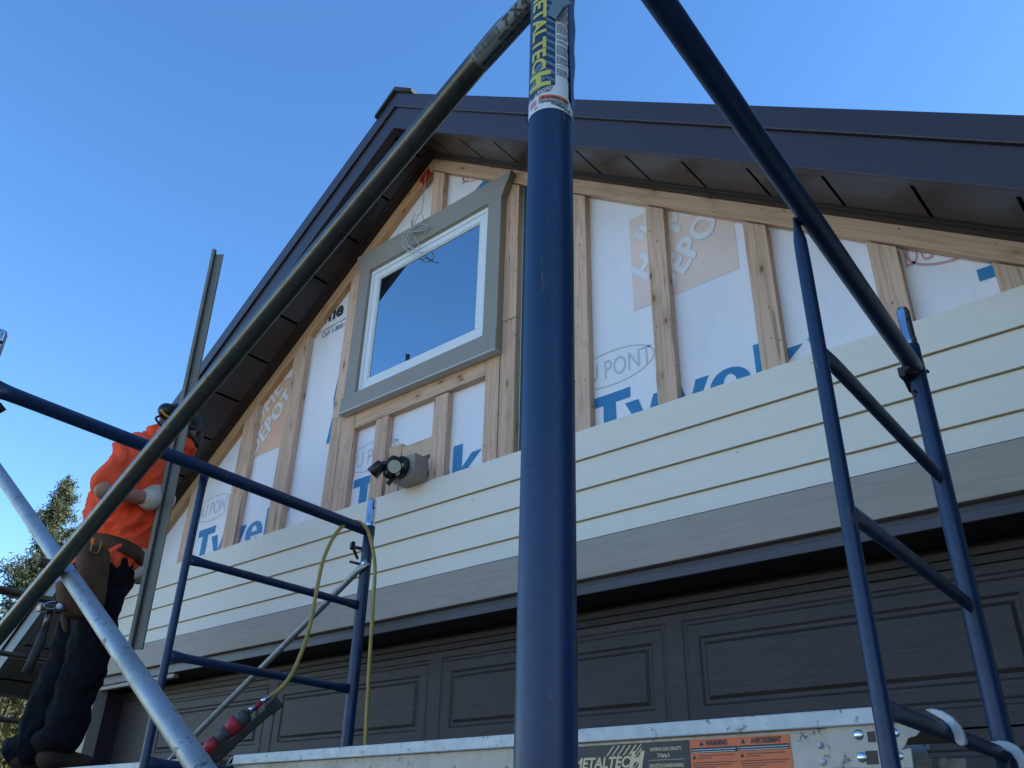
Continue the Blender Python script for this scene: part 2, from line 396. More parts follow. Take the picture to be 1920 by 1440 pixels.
ring(m, -2.55, 4.905, .2, .085, .009); put_text(m, 'DU PONT', (-2.55, WY-.0015, 4.86), (1,0,0), (0,0,1), .13, align='CENTER', sx=.72)
m.build('printed_maker_mark', FAINT_RED, wall, fix=False); m = MB()
ring(m, -.40, 3.30, .15, .085, .010); put_text(m, 'DU PONT', (-.40, WY-.0015, 3.255), (1,0,0), (0,0,1), .12, align='CENTER', sx=.6)
m.build('printed_maker_mark', FAINT_RED, wall, fix=False)
m = MB(); put_text(m, 'Home', (-4.12, WY-.0015, 4.375), (1,0,0), (0,0,1), .15, bold=.006); flat(m, [(-4.1,4.325),(-3.66,4.325),(-3.66,4.322),(-4.1,4.322)])
flat(m, [(-4.1,4.29),(-3.66,4.335),(-3.66,4.337),(-4.1,4.292)])
put_text(m, 'Call 1-800-44TYVEK', (-3.93, WY-.002, 4.268), (1,0,0), (0,0,1), .05)
m.build('printed_lettering', INK, wall, fix=False)
def store_mark(x0, x1, z0, z1, mat, cx, cz, sz):
    a = MB(); flat(a, [(x0,z0),(x1,z0),(x1,z1),(x0,z1)]); sq = a.build('printed_square', mat, wall, fix=False)
    a = MB(); d = Vector((.70,0,.71)); e = Vector((-.71,0,.70))
    for i, t in enumerate(('THE', 'HOME', 'DEPOT')):
        s_ = sz*(.45, .86, .86)[i]; lift = .003+.0004*i
        for j_, o_ in enumerate((-.007, 0, .007)): put_text(a, t, Vector((cx, WY-lift-.00012*j_, cz))+e*(sz*(.92-.80*i)+o_*.6)+d*o_, d, e, s_, bold=0., align='CENTER', sx=.86, space=1.08)
    a.build('printed_lettering', WHITE_PR, wall, fix=False)
store_mark(-1.64, -1.145, 3.525, 4.02, ORANGE_PR, -1.40, 3.79, .20)
store_mark(-4.66, -4.12, 3.60, 4.09, ORANGE_PR2, -4.40, 3.86, .19)
# tapes
m = MB()
random.seed(3); e1 = []; e2 = []
for i in range(14):
    z = 4.72-.095*i; wv = .012*math.sin(i*1.9); e1.append((-3.665-.045*(i/13)-.015*(i % 3 == 1)+wv*.6, z)); e2.append((-3.60, z))
flat(m, e1+e2[::-1], WY-.003)
m.build('seam_tape', BLUE_TAPE, wall, fix=False)
m = MB(); flat(m, [(-2.66,4.745),(-2.47,4.745),(-2.44,4.84),(-2.56,4.80)], WY-.003); m.build('seam_tape', BLUE_TAPE, wall, fix=False)
m = MB(); flat(m, [(-2.275,3.0),(-2.215,3.0),(-2.215,4.66),(-2.275,4.66)], WY-.003); m.build('seam_tape', GREEN_TAPE, wall, fix=False)

# strapping -------------------------------------------------------------------
FY = 2.598                                # front face of strapping
def strip(poly, mat, y0=FY, y1=WY-.001):
    mm_ = MB(); mm_.prism([(x, y0, z) for x, z in poly], (0, y1-y0, 0)); return mm_.build('furring_strip', mat, house, bevel=.0015, seg=1)
def vstud(x0, x1, z0, z1=None, tilt=0., dy=0.):
    if z1 is None: poly = gable_clip([(x0,z0),(x1,z0),(x1+tilt,6),(x0+tilt,6)], -.112)
    else: poly = [(x0,z0),(x1,z0),(x1+tilt,z1),(x0+tilt,z1)]
    return strip(poly, W_V, FY+dy)
BZ = 2.99
vstud(-.305,-.215,BZ); vstud(-.655,-.564,BZ); vstud(-1.094,-1.003,BZ); vstud(-1.532,-1.443,BZ); vstud(-1.955,-1.858,BZ)
vstud(.12,.21,BZ)
vstud(-2.966,-2.87,4.50)
vstud(-2.374,-2.281,3.745); vstud(-2.374,-2.281,BZ,3.741)
vstud(-2.468,-2.380,BZ,3.60)
vstud(-2.815,-2.716,BZ,3.475); vstud(-3.256,-3.156,BZ,3.482)
vstud(-3.648,-3.564,BZ,3.60,.0); vstud(-3.560,-3.441,BZ,3.60)
vstud(-3.650,-3.560,3.602)                # beside the window
vstud(-4.145,-4.010,BZ,None); vstud(-4.60,-4.465,BZ,None); vstud(-5.10,-5.01,BZ,None)
strip([(-3.438,3.485),(-2.471,3.482),(-2.471,3.60),(-3.438,3.60)], W_H)
def rk(x, d): return (x, rake(x, d))
strip([(WX0+.02, rake(WX0+.02,-.112)), (AX, AZ-.112), (AX, AZ-.002), (WX0+.02, rake(WX0+.02,-.002))], W_RL, FY-.001)
strip([(AX+.002, AZ-.106), (WX1-.02, rake(WX1-.02,-.100)), (WX1-.02, rake(WX1-.02,-.002)), (AX+.002, AZ-.002)], W_RR, FY-.001)
m = MB(); m.prism([(-3.092,FY-.003,5.062),(-3.022,FY-.003,5.118),(-2.978,FY-.003,5.05),(-3.046,FY-.003,4.99)], (0,.0015,0)); m.build('flashing_tape', RED_TAPE, house)
# backing blocks round the lamp
strip([(-3.13,BZ),(-3.035,BZ),(-3.035,3.285),(-3.13,3.285)], W_V, FY+.002)
strip([(-3.03,3.168),(-2.818,3.168),(-2.818,3.262),(-3.03,3.262)], W_H, FY+.004)
strip([(-3.03,BZ),(-2.818,BZ),(-2.818,3.05),(-3.03,3.05)], W_H, FY+.004)

# siding ----------------------------------------------------------------------
m = MB(); zs = [2.545, 2.628, 2.757, 2.886, 3.02]
for i in range(4):
    a, b = zs[i], zs[i+1]
    p = gable_clip([(WX0,a),(WX1,a),(WX1,b),(WX0,b)], -.01)
    if i == 3: pass
    y_at = lambda z: 2.578+(z-a)/(b-a)*.012
    n = len(p); fr = [(x, y_at(z), z) for x, z in p]; bk = [(x, 2.5975, z) for x, z in p]
    m.add(fr+bk, [tuple(range(n)), tuple(reversed(range(n,2*n)))]+[(q, q+n, (q+1) % n+n, (q+1) % n) for q in range(n)])
siding = m.build('siding', SIDING, house)
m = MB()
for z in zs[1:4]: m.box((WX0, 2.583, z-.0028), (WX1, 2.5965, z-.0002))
m.build('joint_shade_strip', LAP_SHADE, siding)
for z in (0,):                            # lower siding beside the opening
    for xa, xb in ((WX0, OX0-.105), (OX1+.105, WX1)):
        m = MB()
        for i in range(18):
            a = .05+.13*i; m.box((xa, 2.583, a), (xb, 2.62, a+.1295+.0005))
        m.build('siding', SIDING, house)
m = MB(); m.box((WX0+.001, 2.572, 2.392), (WX1, 2.63, 2.541)); m.build('trim_board', TRIM, house, bevel=.003)
m = MB(); m.box((WX0-.03, 2.565, 0), (WX0+.06, 2.66, 2.40)); m.box((WX0-.03, 2.661, 0), (WX0-.001, 2.76, 2.45)); m.build('corner_board', simple('pale_corner', (.62,.61,.55), .6), house, bevel=.003)
# flashing and head of the opening
m = MB(); m.box((OX0-.1, 2.602, 2.370), (WX1, 2.634, 2.391)); m.box((OX0-.1, 2.590, 2.337), (WX1, 2.634, 2.3695)); m.build('drip_flashing', FASCIA, house, bevel=.002)
m = MB(); m = MB(); m.box((OX0-.1, 2.600, 2.312), (-4.852, 2.634, 2.3355)); m.build('opening_trim', TRIM_V, house, bevel=.003)
for xa, xb in ((OX0-.1, OX0+.021), (OX1-.021, OX1+.1)): m = MB(); m.box((xa, 2.580, 0), (xb, 2.66, 2.3115)); m.build('opening_trim', TRIM_V, house, bevel=.003)
m = MB(); m.box((OX0, 2.600, 2.3365), (OX1, 2.84, 2.345)); m.box((OX0, 2.80, 2.25), (OX1, 2.84, 2.336)); m.build('opening_head', GROOVE, house)
m = MB(); m.box((OX0-.01, 2.661, 0), (OX0+.02, 2.80, 2.3305)); m.build('opening_jamb', FASCIA, house); m = MB(); m.box((OX1-.02, 2.661, 0), (OX1+.01, 2.80, 2.3305))
m.build('opening_jamb', FASCIA, house)
# garage door
gd = thing('garage_door', ((OX0+OX1)/2, 2.78, 0), None, None); gd.parent = house; gd.location = Vector(((OX0+OX1)/2, 2.78, 0))-house.location
def door_rect(mb, x0, x1, z0, z1, y):     # nested mouldings
    L = [(0, 0), (.006, .004), (.016, .004), (.024, 0), (.064, 0), (.072, .006), (.084, .006), (.096, -.003)]
    prev = None
    for d, h in L:
        r = [(x0+d, y+h, z0+d), (x1-d, y+h, z0+d), (x1-d, y+h, z1-d), (x0+d, y+h, z1-d)]
        if prev: mb.add(prev+r, [(i, (i+1) % 4, (i+1) % 4+4, i+4) for i in range(4)])
        prev = r
    mb.add(prev, [(0,1,2,3)])
SECT = .47; DT = 2.285
for r in range(5):
    zt = DT-SECT*r; zb = zt-SECT+.006
    if zb < .02: zb = .03
    m = MB(); y = 2.775; xs = [OX0+.02]
    pan = []
    for q in range(4): pan.append((-1.600-1.232*q, -.433-1.232*q))
    pan.sort()
    zt_, zb_ = zt-.05, zb+.05
    m.add([(OX0,y,zt_),(OX1,y,zt_),(OX1,y,zt),(OX0,y,zt)], [(0,1,2,3)]); m.add([(OX0,y,zb),(OX1,y,zb),(OX1,y,zb_),(OX0,y,zb_)], [(0,1,2,3)])
    x = OX0
    for a, b in pan:
        m.add([(x,y,zb_),(a,y,zb_),(a,y,zt_),(x,y,zt_)], [(0,1,2,3)]); door_rect(m, a, b, zb_, zt_, y); x = b
    m.add([(x,y,zb_),(OX1,y,zb_),(OX1,y,zt_),(x,y,zt_)], [(0,1,2,3)])
    m.box((OX0, y+.012, zb), (OX1, y+.04, zt))
    m.add([(OX0,y,zt),(OX1,y,zt),(OX1,y+.012,zt),(OX0,y+.012,zt)], [(0,1,2,3)]); m.add([(OX0,y,zb),(OX1,y,zb),(OX1,y+.012,zb),(OX0,y+.012,zb)], [(0,1,2,3)])
    m.build('door_section', DOOR, gd, fix=False)
m = MB(); m.box((OX0, 2.762, 2.262), (OX1, 2.774, 2.312)); m.box((OX0, 2.750, 2.288), (OX1, 2.7615, 2.312)); m.build('weather_strip', simple('warm_dark_strip', (.022,.012,.010), .6), gd, bevel=.002)

# roof ------------------------------------------------------------------------
EXL, EXR, FYR, BYR = -6.78, .84, 2.27, 12.5
roof = thing('roof', (AX, FYR, AZ), None, None); roof.parent = house; roof.location = Vector((AX, FYR, AZ))-house.location
def sheet(mb, d0, d1, y0, y1, x0=None, x1=None):
    for (a, b) in ((x0 if x0 is not None else EXL, AX), (AX, x1 if x1 is not None else EXR)):
        pl = [(a, y0, rake(a,d0)), (b, y0, rake(b,d0)), (b, y0, rake(b,d1)), (a, y0, rake(a,d1))]; mb.prism(pl, (0, y1-y0, 0))
def soffit_mat(name, x0, pitch):
    k = Mt(name, (.030,.020,.017), .42, spec=.45)
    k.mix(k.noise(3), (.022,.014,.012))
    tc = k.n('ShaderNodeTexCoord'); sp = k.n('ShaderNodeSeparateXYZ'); k.L(tc.outputs['Object'], sp.inputs[0])
    def mth(op, a, b=None, c=None):
        q_ = k.n('ShaderNodeMath', operation=op)
        for i_, v in enumerate((a, b, c)):
            if v is None: continue
            if isinstance(v, (int, float)): q_.inputs[i_].default_value = v
            else: k.L(v, q_.inputs[i_])
        return q_.outputs[0]
    fr = mth('FRACT', mth('DIVIDE', mth('ADD', sp.outputs[0], -x0+100*pitch), pitch))
    near = mth('LESS_THAN', mth('ABSOLUTE', mth('SUBTRACT', fr, .5)), (.0062/pitch))
    my = mth('MULTIPLY', mth('GREATER_THAN', sp.outputs[1], 2.315), mth('LESS_THAN', sp.outputs[1], 2.53))
    g = mth('MULTIPLY', near, my)
    k.bump(k.noise(2.6, None, 2, .5, .6), .22, .03)
    k.mix(g, (.003,.0025,.0025)); inv = mth('MULTIPLY', mth('SUBTRACT', 1, g), .5); k.L(inv, k.b.inputs['Specular IOR Level']); k.L(mth('MULTIPLY', inv, .35), k.b.inputs['Coat Weight'])
    return k.done()
for (a, b, nm, x0, pt) in ((EXL, AX, 'soffit_left_pattern', -3.54-.2611/2, .2611), (AX, EXR, 'soffit_right_pattern', -1.713-.2583/2, .2583)):
    m = MB(); m.prism([(a, FYR+.012, rake(a)), (b, FYR+.012, rake(b)), (b, FYR+.012, rake(b)+.012), (a, FYR+.012, rake(a)+.012)], (0, 2.66-FYR-.012, 0))
    o = m.build('soffit', soffit_mat(nm, x0, pt), roof); 
m = MB(); sheet(m, -.015, -.0005, 2.560, 2.597); sheet(m, -.008, -.0006, 2.540, 2.5595); m.build('frieze_moulding', SOFFIT, roof)
m = MB(); sheet(m, -.012, .150, FYR, FYR+.012); sheet(m, -.012, -.0005, FYR+.0121, FYR+.045); fas = m.build('fascia', FASCIA, roof, bevel=.0015)
m = MB(); sheet(m, .151, .262, FYR-.014, FYR+.03); m.build('drip_edge', FASCIA, roof, bevel=.003)
m = MB(); sheet(m, .02, .255, FYR+.031, BYR); m.build('roof_deck', SHINGLE, roof)
m = MB(); x = -1.905; m.prism([(x, FYR-.0015, rake(x,-.012)), (x+.004, FYR-.0015, rake(x,-.012)), (x-.06, FYR-.0015, rake(x-.064,.148)), (x-.064, FYR-.0015, rake(x-.064,.148))], (0,.001,0)); m.build('fascia_joint', GROOVE, roof)
m = MB()
for sg, a, sl in ((1, aR, SR), (-1, aL, SL)):
    x1 = AX+sg*.16
    m.prism([(AX, FYR-.03, AZ+.268), (x1, FYR-.03, AZ+.268-.16*sl), (x1, FYR-.03, AZ+.290-.16*sl), (AX, FYR-.03, AZ+.300)], (0, BYR-FYR, 0))
m.build('ridge_cap', SHINGLE, roof)
m = MB()
m.box((EXL-.012, FYR, rake(EXL,-.02)), (EXL-.001, BYR, rake(EXL,.25))); m.build('eave_fascia', FASCIA, roof); m = MB(); m.box((EXR+.001, FYR, rake(EXR,-.02)), (EXR+.012, BYR, rake(EXR,.25)))
m.build('eave_fascia', FASCIA, roof)
m = MB(); m.box((EXL, 2.66, rake(WX0,-.12)), (WX0-.03, BYR, rake(WX0,-.105))); m.build('soffit', SOFFIT, roof)
m = MB(); m.prism([(WX0-.02, 2.60, rake(WX0)-.01), (WX0-.02, 2.60, rake(WX0)-.12), (EXL+.02, 2.60, rake(EXL)-.01)], (0,.03,0)); m.build('eave_return', SIDING, roof)

m = MB(); m.box((1.0, .6, 0), (13, 12, 6.2)); m.prism([(.6,.3,6.2),(13.4,.3,6.2),(7,.3,9.2)], (0,12,0))  # unseen wing, assumed and added to keep the sun off the scaffold
m.build('unseen_shade_wing', simple('shade_wing_brown', (.10,.085,.075), .8), house)
# window ----------------------------------------------------------------------
win = thing('window', (-2.95, 2.56, 4.0), None, None); win.parent = house; win.location = Vector((-2.95, 2.56, 4.0))-house.location
m = MB(); y0, y1 = 2.555, WY-.002
m.prism([(-3.514,y0,4.513),(-2.367,y0,4.513),(-2.300,y0,4.655),(-3.560,y0,4.672)], (0,y1-y0,0))
m.prism([(-3.514,y0,3.681),(-3.418,y0,3.681),(-3.418,y0,4.5125),(-3.514,y0,4.5125)], (0,y1-y0,0))
m.prism([(-2.460,y0,3.681),(-2.367,y0,3.681),(-2.367,y0,4.5125),(-2.460,y0,4.5125)], (0,y1-y0,0))
m.prism([(-3.530,y0-.004,3.585),(-2.367,y0-.004,3.572),(-2.367,y0-.004,3.680),(-3.530,y0-.004,3.680)], (0,y1-y0,0))
m.build('casing', TRIM_V, win, bevel=.002)
m = MB(); m.prism([(-3.532,y0-.010,3.577),(-2.365,y0-.010,3.564),(-2.365,y0-.010,3.571),(-3.532,y0-.010,3.584)], (0,.05,0)); m.build('sill_flashing', simple('white_flashing', (.6,.61,.62), .4), win)
m = MB()
def frame(mb, x0, x1, z0, z1, wd, ya, yb):
    mb.box((x0,ya,z0),(x1,yb,z0+wd)); mb.box((x0,ya,z1-wd),(x1,yb,z1)); mb.box((x0,ya,z0+wd+.0002),(x0+wd,yb,z1-wd-.0002)); mb.box((x1-wd,ya,z0+wd+.0002),(x1,yb,z1-wd-.0002))
frame(m, -3.417, -2.461, 3.682, 4.508, .028, 2.572, 2.634); frame(m, -3.388, -2.490, 3.711, 4.479, .040, 2.576, 2.633)
frame(m, -3.3475, -2.5305, 3.7515, 4.4385, .009, 2.580, 2.632)
m.build('frame', VINYL, win, bevel=.003)
m = MB(); m.box((-3.4165,2.562,4.5085),(-2.4615,2.59,4.5120)); m.build('head_flashing', TAN, win)
m = MB(); m.box((-3.338,2.586,3.761),(-2.540,2.592,4.429)); m.build('pane', GLASS, win)
m = MB(); m.box((-3.338,2.600,3.761),(-2.540,2.634,4.429)); m.build('interior', BLACK, win)

# ------------------------------------------------------------------ security light
lt = thing('security_light', (-2.88, 2.55, 3.05), 'black twin-head motion light on a taupe mounting block below the window', 'lamp')
m = MB(); m.prism([(-2.965,2.505,3.018),(-2.820,2.505,3.016),(-2.820,2.505,3.142),(-2.965,2.505,3.142)], (0,FY-2.5065,0)); m.build('mounting_block', TRIM_V, lt, bevel=.003)
m = MB(); c = Vector((-2.905,2.504,3.083)); m.tube([c, c+Vector((0,-.018,0)), c+Vector((0,-.034,0))], [.056,.056,.044], 32, mi=0); m.build('base', BLACK, lt, bevel=.002)
m = MB(); c2 = c+Vector((-.008,-.045,.0)); m.sphere(c2, (.042,.04,.05)); m.sphere(c+Vector((-.03,-.055,-.035)), (.026,.026,.03)); m.build('body', BLACK, lt)
m = MB(); m.obox(c+Vector((.028,-.0365,-.028)), Vector((.010,0,.003)), Vector((0,.002,0)), Vector((.012,0,.024))); m.build('rating_label', PINK, lt)
def head(pa, aim, r, ln):
    pa = Vector(pa); aim = Vector(aim).normalized()
    hm = MB(); hm.tube([pa-aim*ln*.5, pa-aim*ln*.4, pa+aim*ln*.5], [r*.6, r*.82, r], 28, cap=True)
    hm.tube([pa+aim*ln*.5, pa+aim*(ln*.5+.006)], [r, r], 28, cap=False); hd = hm.build('lamp_head', BLACK, lt)
    lm = MB(); lm.tube([pa+aim*(ln*.5+.001), pa+aim*(ln*.5+.004)], [r*.86, r*.86], 28); lm.tube([pa+aim*(ln*.5+.0042), pa+aim*(ln*.5+.0055)], [r*.25, r*.2], 16); lm.build('lens', LENS, hd)
h1 = atY(740, 873, 2.40); head(h1, (EYE-h1).normalized()+Vector((-.05,0,-.15)), .036, .05)
h2 = atY(708, 878, 2.41); head(h2, (-.62,-.30,-.72), .033, .065)
m = MB(); m.tube([h2+Vector((.03,.0,.02)), h2+Vector((.06,.02,.01)), c2+Vector((-.02,0,.01))], .011, 12); m.tube([h1, c2], .014, 12)
m.tube([c+Vector((-.01,-.03,-.05)), c+Vector((-.035,-.05,-.09))], [.010,.013], 12); m.build('bracket', BLACK, lt)

# ------------------------------------------------------------------ scaffold frames
def lerp(a, b, t): return a+(b-a)*t
TOPZ = 1.15+H; TT = 1.095+H; RZ = [.80+H, .495+H, .19+H]
def scaffold_frame(name, Pn, Pf, V, label, topf=1.15, hose=False, lean=(0,0), zbase=.1, BLUE=BLUE):
    t = thing('scaffolding', (Pf[0], Pf[1], 0), label, 'scaffold frame', 'scaffold frames standing in front of the garage')
    Pn = Vector((*Pn, 0)); Pf = Vector((*Pf, 0)); V = Vector((*V, 0)); Z = lambda p, z: Vector((p.x, p.y, z))
    Pnt = Pn+Vector((lean[0], lean[1], 0))
    for (a, b) in ((Pn, Pnt), (Pf, Pf)):
        tz = TOPZ if a is Pn else topf+H
        m = MB(); n = 40; m.tube([Z(lerp(a, b, i/24), lerp(0.02, tz, i/24)) for i in range(25)], .0215, n, cap=True)
        m.tube([Z(a,.005), Z(a,.02)], [.06,.06], 24)
        m.build('post', BLUE, t)
    # coupling pins
    for p in (Pnt, Pf):
        m = MB(); z = TOPZ if p is Pnt else topf+H; m.tube([Z(p,z-.03), Z(p,z+.022), Z(p,z+.024), Z(p,z+.104), Z(p,z+.116), Z(p,z+.121)], [.0196,.0196,.0178,.0178,.014,.005], 24)
        pin = m.build('coupling_pin', STEEL, t)
        q = (EYE-Z(p,z+.07)); q.z = 0; q.normalize(); s = Vector((-q.y,q.x,0))
        m = MB(); hp = Z(p,z+.075)+q*.0145+s*.008; m.tube([hp, hp+q*.0035], .0042, 12); m.build('pin_hole', GROOVE, pin)
    # top tube: coped ends
    d = (Pf-Pnt).normalized(); L = (Pf-Pnt).length
    def member(a, b, za, zb, r, name, e1=True, e2=True, bow=0.):
        m = MB(); A = Z(a, za); B = Z(b, zb); ln = (B-A).length; D = (B-A).normalized(); pts = []; rr = []
        N = 26
        for i in range(N+1):
            s_ = i/N; x = s_*ln; p = A+D*x; p.z += -bow*(2*s_-1)**2*0
            ea = max(0, 1-x/.075) if e1 else 0; eb = max(0, 1-(ln-x)/.075) if e2 else 0; e = max(ea, eb); e = e*e*(3-2*e)
            pts.append(p); rr.append((r*(1-.45*e), r*(1+.38*e)))
        m.tube(pts, rr, 28, up=(0,0,1)); return m.build(name, BLUE, t)
    member(Pnt+d*.015, Pf-d*.015, TT, TT, .0213, 'top_tube', True, False)
    m = MB(); n_ = 14
    ztop = TT-.004; pts = []; rr = []
    for i in range(n_+1):
        s_ = i/n_; z = lerp(.30, ztop, 1-(1-s_)**2); e = max(0, 1-(ztop-z)/.06); e = e*e*(3-2*e)
        pts.append(Z(V, z)); rr.append((.0132*(1+.35*e), .0132*(1-.6*e)))
    m.tube(pts, rr, 28, up=tuple(d.cross(Vector((0,0,1))))); m.build('inner_post', BLUE, t)
    for z in RZ+[-.115+H, -.42+H, -.72+H]:
        member(V, Pf-d*.012, z, z-.004, .0135, 'rung')
    member(Pn+d*.012, V, -.72+H, -.72+H, .0135, 'rung')
    for p in (Pnt, Pf):
        m = MB(); m.tube([Z(p,TT-.016)+d*(0), Z(p,TT+.02)], [.0226,.0222], 28, cap=False); m.build('weld_collar', BLUE, t)
    return t, Z, d
FR, Z_, dR = scaffold_frame('r', (-.391,.4745), (-.478,2.104), (-.458,1.352), 'blue scaffold frame whose stickered post crosses the middle of the view', topf=1.165, lean=(.010,.008))
P1t = Vector((-.381, .4825, 0))
FL, _, dL = scaffold_frame('l', (-2.49,.60), (-2.60,2.10), (-2.595,1.355), 'blue scaffold frame with the yellow air hose looped over its top tube', topf=1.115)
F3, _, d3 = scaffold_frame('f', (-4.80,.60), (-4.87,2.10), (-4.86,1.355), 'dull grey scaffold frame behind the worker at the far left', BLUE=GALV_DULL)

# locks
def locks(t, pxs, X, shapes):
    m = MB()
    for a, b, r in shapes:
        m.tube([atX(*a, X-.0), atX(*b, X)], r, 14)
    return m
m = MB()                                   # far lock of the left frame
a = atX(660,1025,-2.64); b = atX(693,1032,-2.60); m.tube([a, b], .007, 12)
m.obox(atX(661,1023,-2.64), Vector((.006,0,.004)), Vector((0,.008,0)), Vector((0,0,.012)))
a = atX(662,1030,-2.645); b = atX(668,1048,-2.64); m.prism([a+Vector((0,-.006,0)), a+Vector((0,.008,0)), b+Vector((0,.009,0)), b+Vector((0,-.001,0))], (.006,0,0))
a = atX(656,1053,-2.66); b = atX(684,1060,-2.61); m.tube([a, b], .0055, 12)
m.build('brace_lock', BLACKM, FL)
m = MB()                                   # lock of the right frame, hanging
a = atX(1697,688,-.485); b = atX(1722,705,-.475); m.tube([a, b], .010, 12)
X = -.492
def q(px, py, X=X): return atX(px, py, X)
m.prism([q(1694,687), q(1705,683), q(1712,693), q(1716,718), q(1724,731), q(1717,733), q(1707,712), q(1698,703)], (-.016,0,0))
m.prism([q(1710,690,-.484), q(1718,698,-.484), q(1728,716,-.484), q(1721,719,-.484), q(1712,705,-.484)], (-.005,0,0))
m.tube([q(1711,733), q(1730,755,-.480)], .0068, 12)
m.tube([atX(1737,694,-.462), atX(1741,698,-.458)], .0035, 10)
m.build('brace_lock', BLACKM, FR)
m = MB(); a = atX(0,762,-2.50); m.tube([a+Vector((0,-.07,0)), a+Vector((0,.0,-.002))], .012, 12); m.tube([a+Vector((.0,-.004,.0)), a+Vector((0,.012,-.012))], .010, 6); m.tube([a+Vector((0,-.07,-.01)), a+Vector((0,0,0))], .006, 8)
m.build('brace_lock', BLACKM, FL)

# near post sticker -----------------------------------------------------------
def cyl_map(mb, p0, axis, r, ref, name, mats, parent):
    """u = arc length from ref direction, v = height along axis; z = lift"""
    axis = Vector(axis).normalized(); ref = Vector(ref); ref = (ref-axis*ref.dot(axis)).normalized(); side = axis.cross(ref).normalized()
    out = MB(); out.f = mb.f; out.sm = [True]*len(mb.f); out.mi = mb.mi
    for v in mb.v:
        a = v[0]/r; rr = r+v[2]; out.v.append(tuple(Vector(p0)+axis*v[1]+ref*rr*math.cos(a)+side*rr*math.sin(a)))
    return out.build(name, mats, parent, fix=False)
k = Mt('sticker_navy', (.012,.028,.085), .4); k.mix(k.noise(90), (.02,.04,.11)); NAVY = k.done()
YEL = simple('sticker_yellow', (.62,.55,.11), .45, var=.1)
SLATE = simple('sticker_slate', (.13,.20,.24), .45, var=.1)
ORG = simple('sticker_orange', (.85,.19,.06), .5, var=.15, scale=40)
PNK = simple('sticker_pink', (.75,.25,.28), .5)
r = .0217
axis = Vector((P1t.x+.391, P1t.y-.4745, TOPZ)).normalized()
pc = Vector((lerp(-.391,P1t.x,.85), lerp(-.4745*-1,P1t.y,.85), 0))
def post_at(z): s_ = z/TOPZ; return Vector((lerp(-.391,P1t.x,s_), lerp(.4745,P1t.y,s_), z))
zB = atP(1030, 227, post_at(2.2), Vector((-.6,.8,0))).z      # bottom edge of the sticker
base = post_at(zB); ref = EYE-base; ref.z = 0
# u axis: increases to camera's ... determine sign
side = axis.cross(ref.normalized()); SGN = 1 if side.dot(CR) > 0 else -1
Hs = TOPZ-.06-zB
lab = MB()
def fl(mb, pts, lift, mi): mb.add([(SGN*x, y, lift) for x, y in pts], [tuple(range(len(pts)))], mi=mi)
W2 = .036
# white backing with torn right edge
random.seed(5); torn = []
yy = .016
while yy < Hs: torn.append((.0188+random.uniform(-.0008,.0010), yy)); yy += .004
bk = MB(); fl(bk, [(-W2,-.004),(W2,-.006),(W2,.004),(.026,.008),(.0205,.013)]+torn+[(.0188,Hs),(-W2,Hs)], .0003, 0)
bk = split_u(bk, .0025, 0, -.04, .04); sticker = cyl_map(bk, base, axis, r, ref, 'sticker', [PINK], None)
sticker.parent = FR; sticker.location = -origin_of(FR)
g = MB()
fl(g, [(-W2,.017),(.0042,.0255),(.0042,Hs),(-W2,Hs)], .0006, 0)
fl(g, [(-.0125,.0075),(.0190,.0060),(.0180,.0115),(-.0115,.0135)], .0006, 2)
fl(g, [(-.024,.0035),(-.0150,.0035),(-.0150,.0105),(-.024,.0110)], .0006, 3); fl(g, [(-.0175,-.0010),(-.0135,-.0015),(-.0130,.0005),(-.0170,.0010)], .0006, 3)
for i in range(12):
    y = .034+.0105*i
    fl(g, [(-.003,y),(.0042,y-.005),(.0042,y-.001),(-.007,y+.007)], .0008, 4)
for i in range(5):
    y = .019+.0075*i; fl(g, [(-.026,y),(-.020,y-.003),(-.004,y+.009),(-.008,y+.012)], .0008, 4)
g = split_u(g, .0025, 0, -.04, .04)
cyl_map(g, base, axis, r, ref, 'printed_panel', [NAVY, YEL, ORG, PNK, SLATE], sticker)
tx = MB(); vs_, fs = text_geo('METALTEC', .0255, 0, .0009, 'RIGHT', 1.02)
tx.add([(SGN*(-.0205+v.y*.86), .0480-(v.x)*1.0, .0011) for v in vs_], fs)
vs_, fs = text_geo('H', .036, 0, .0016, 'LEFT'); tx.add([(SGN*(-.0235+v.y*.90), .0465-(v.x)*.86, .0011) for v in vs_], fs)
tx = split_u(tx, .002, 0, -.04, .04); cyl_map(tx, base, axis, r, ref, 'lettering', [YEL], sticker)
tx = MB()
def stxt(s_, x, y, size, slope=-.0, bold=0.0002):
    vs_, fs = text_geo(s_, size, 0, bold); tx.add([(SGN*(x+v.x), y+v.y+slope*v.x, .0011) for v in vs_], fs)
stxt('METALTECH.CO', -.0225, .0186, .0034, .10, .0001); stxt('1-800-363-7587', -.0265, .0142, .0042, .10, .0001)
stxt('LE METAL PEUT', -.0045, .0083, .0034, -.08)
stxt('FABRIQUÉ AU', .0005, -.0005, .0046, -.20, .0002)
for i in range(2): fl(tx, [(-.0115,.0052-.0018*i),(.0185,.0034-.0018*i),(.0185,.0042-.0018*i),(-.0115,.0060-.0018*i)], .0011, 0)
fl(tx, [(-.0095,.0088),(-.0050,.0085),(-.0072,.0122)], .0010, 0)
random.seed(9)
y = .040
while y < Hs-.03:
    if random.random() > .12:
        x = .0055
        while x < .0172:
            wd = random.uniform(.0006,.0020); fl(tx, [(x,y),(min(x+wd,.0176),y),(min(x+wd,.0176),y+.0009),(x,y+.0009)], .0009, 0); x += wd+.00045
    y += .0021
tx = split_u(tx, .0025, 0, -.04, .04); cyl_map(tx, base, axis, r, ref, 'fine_print', [INK], sticker)
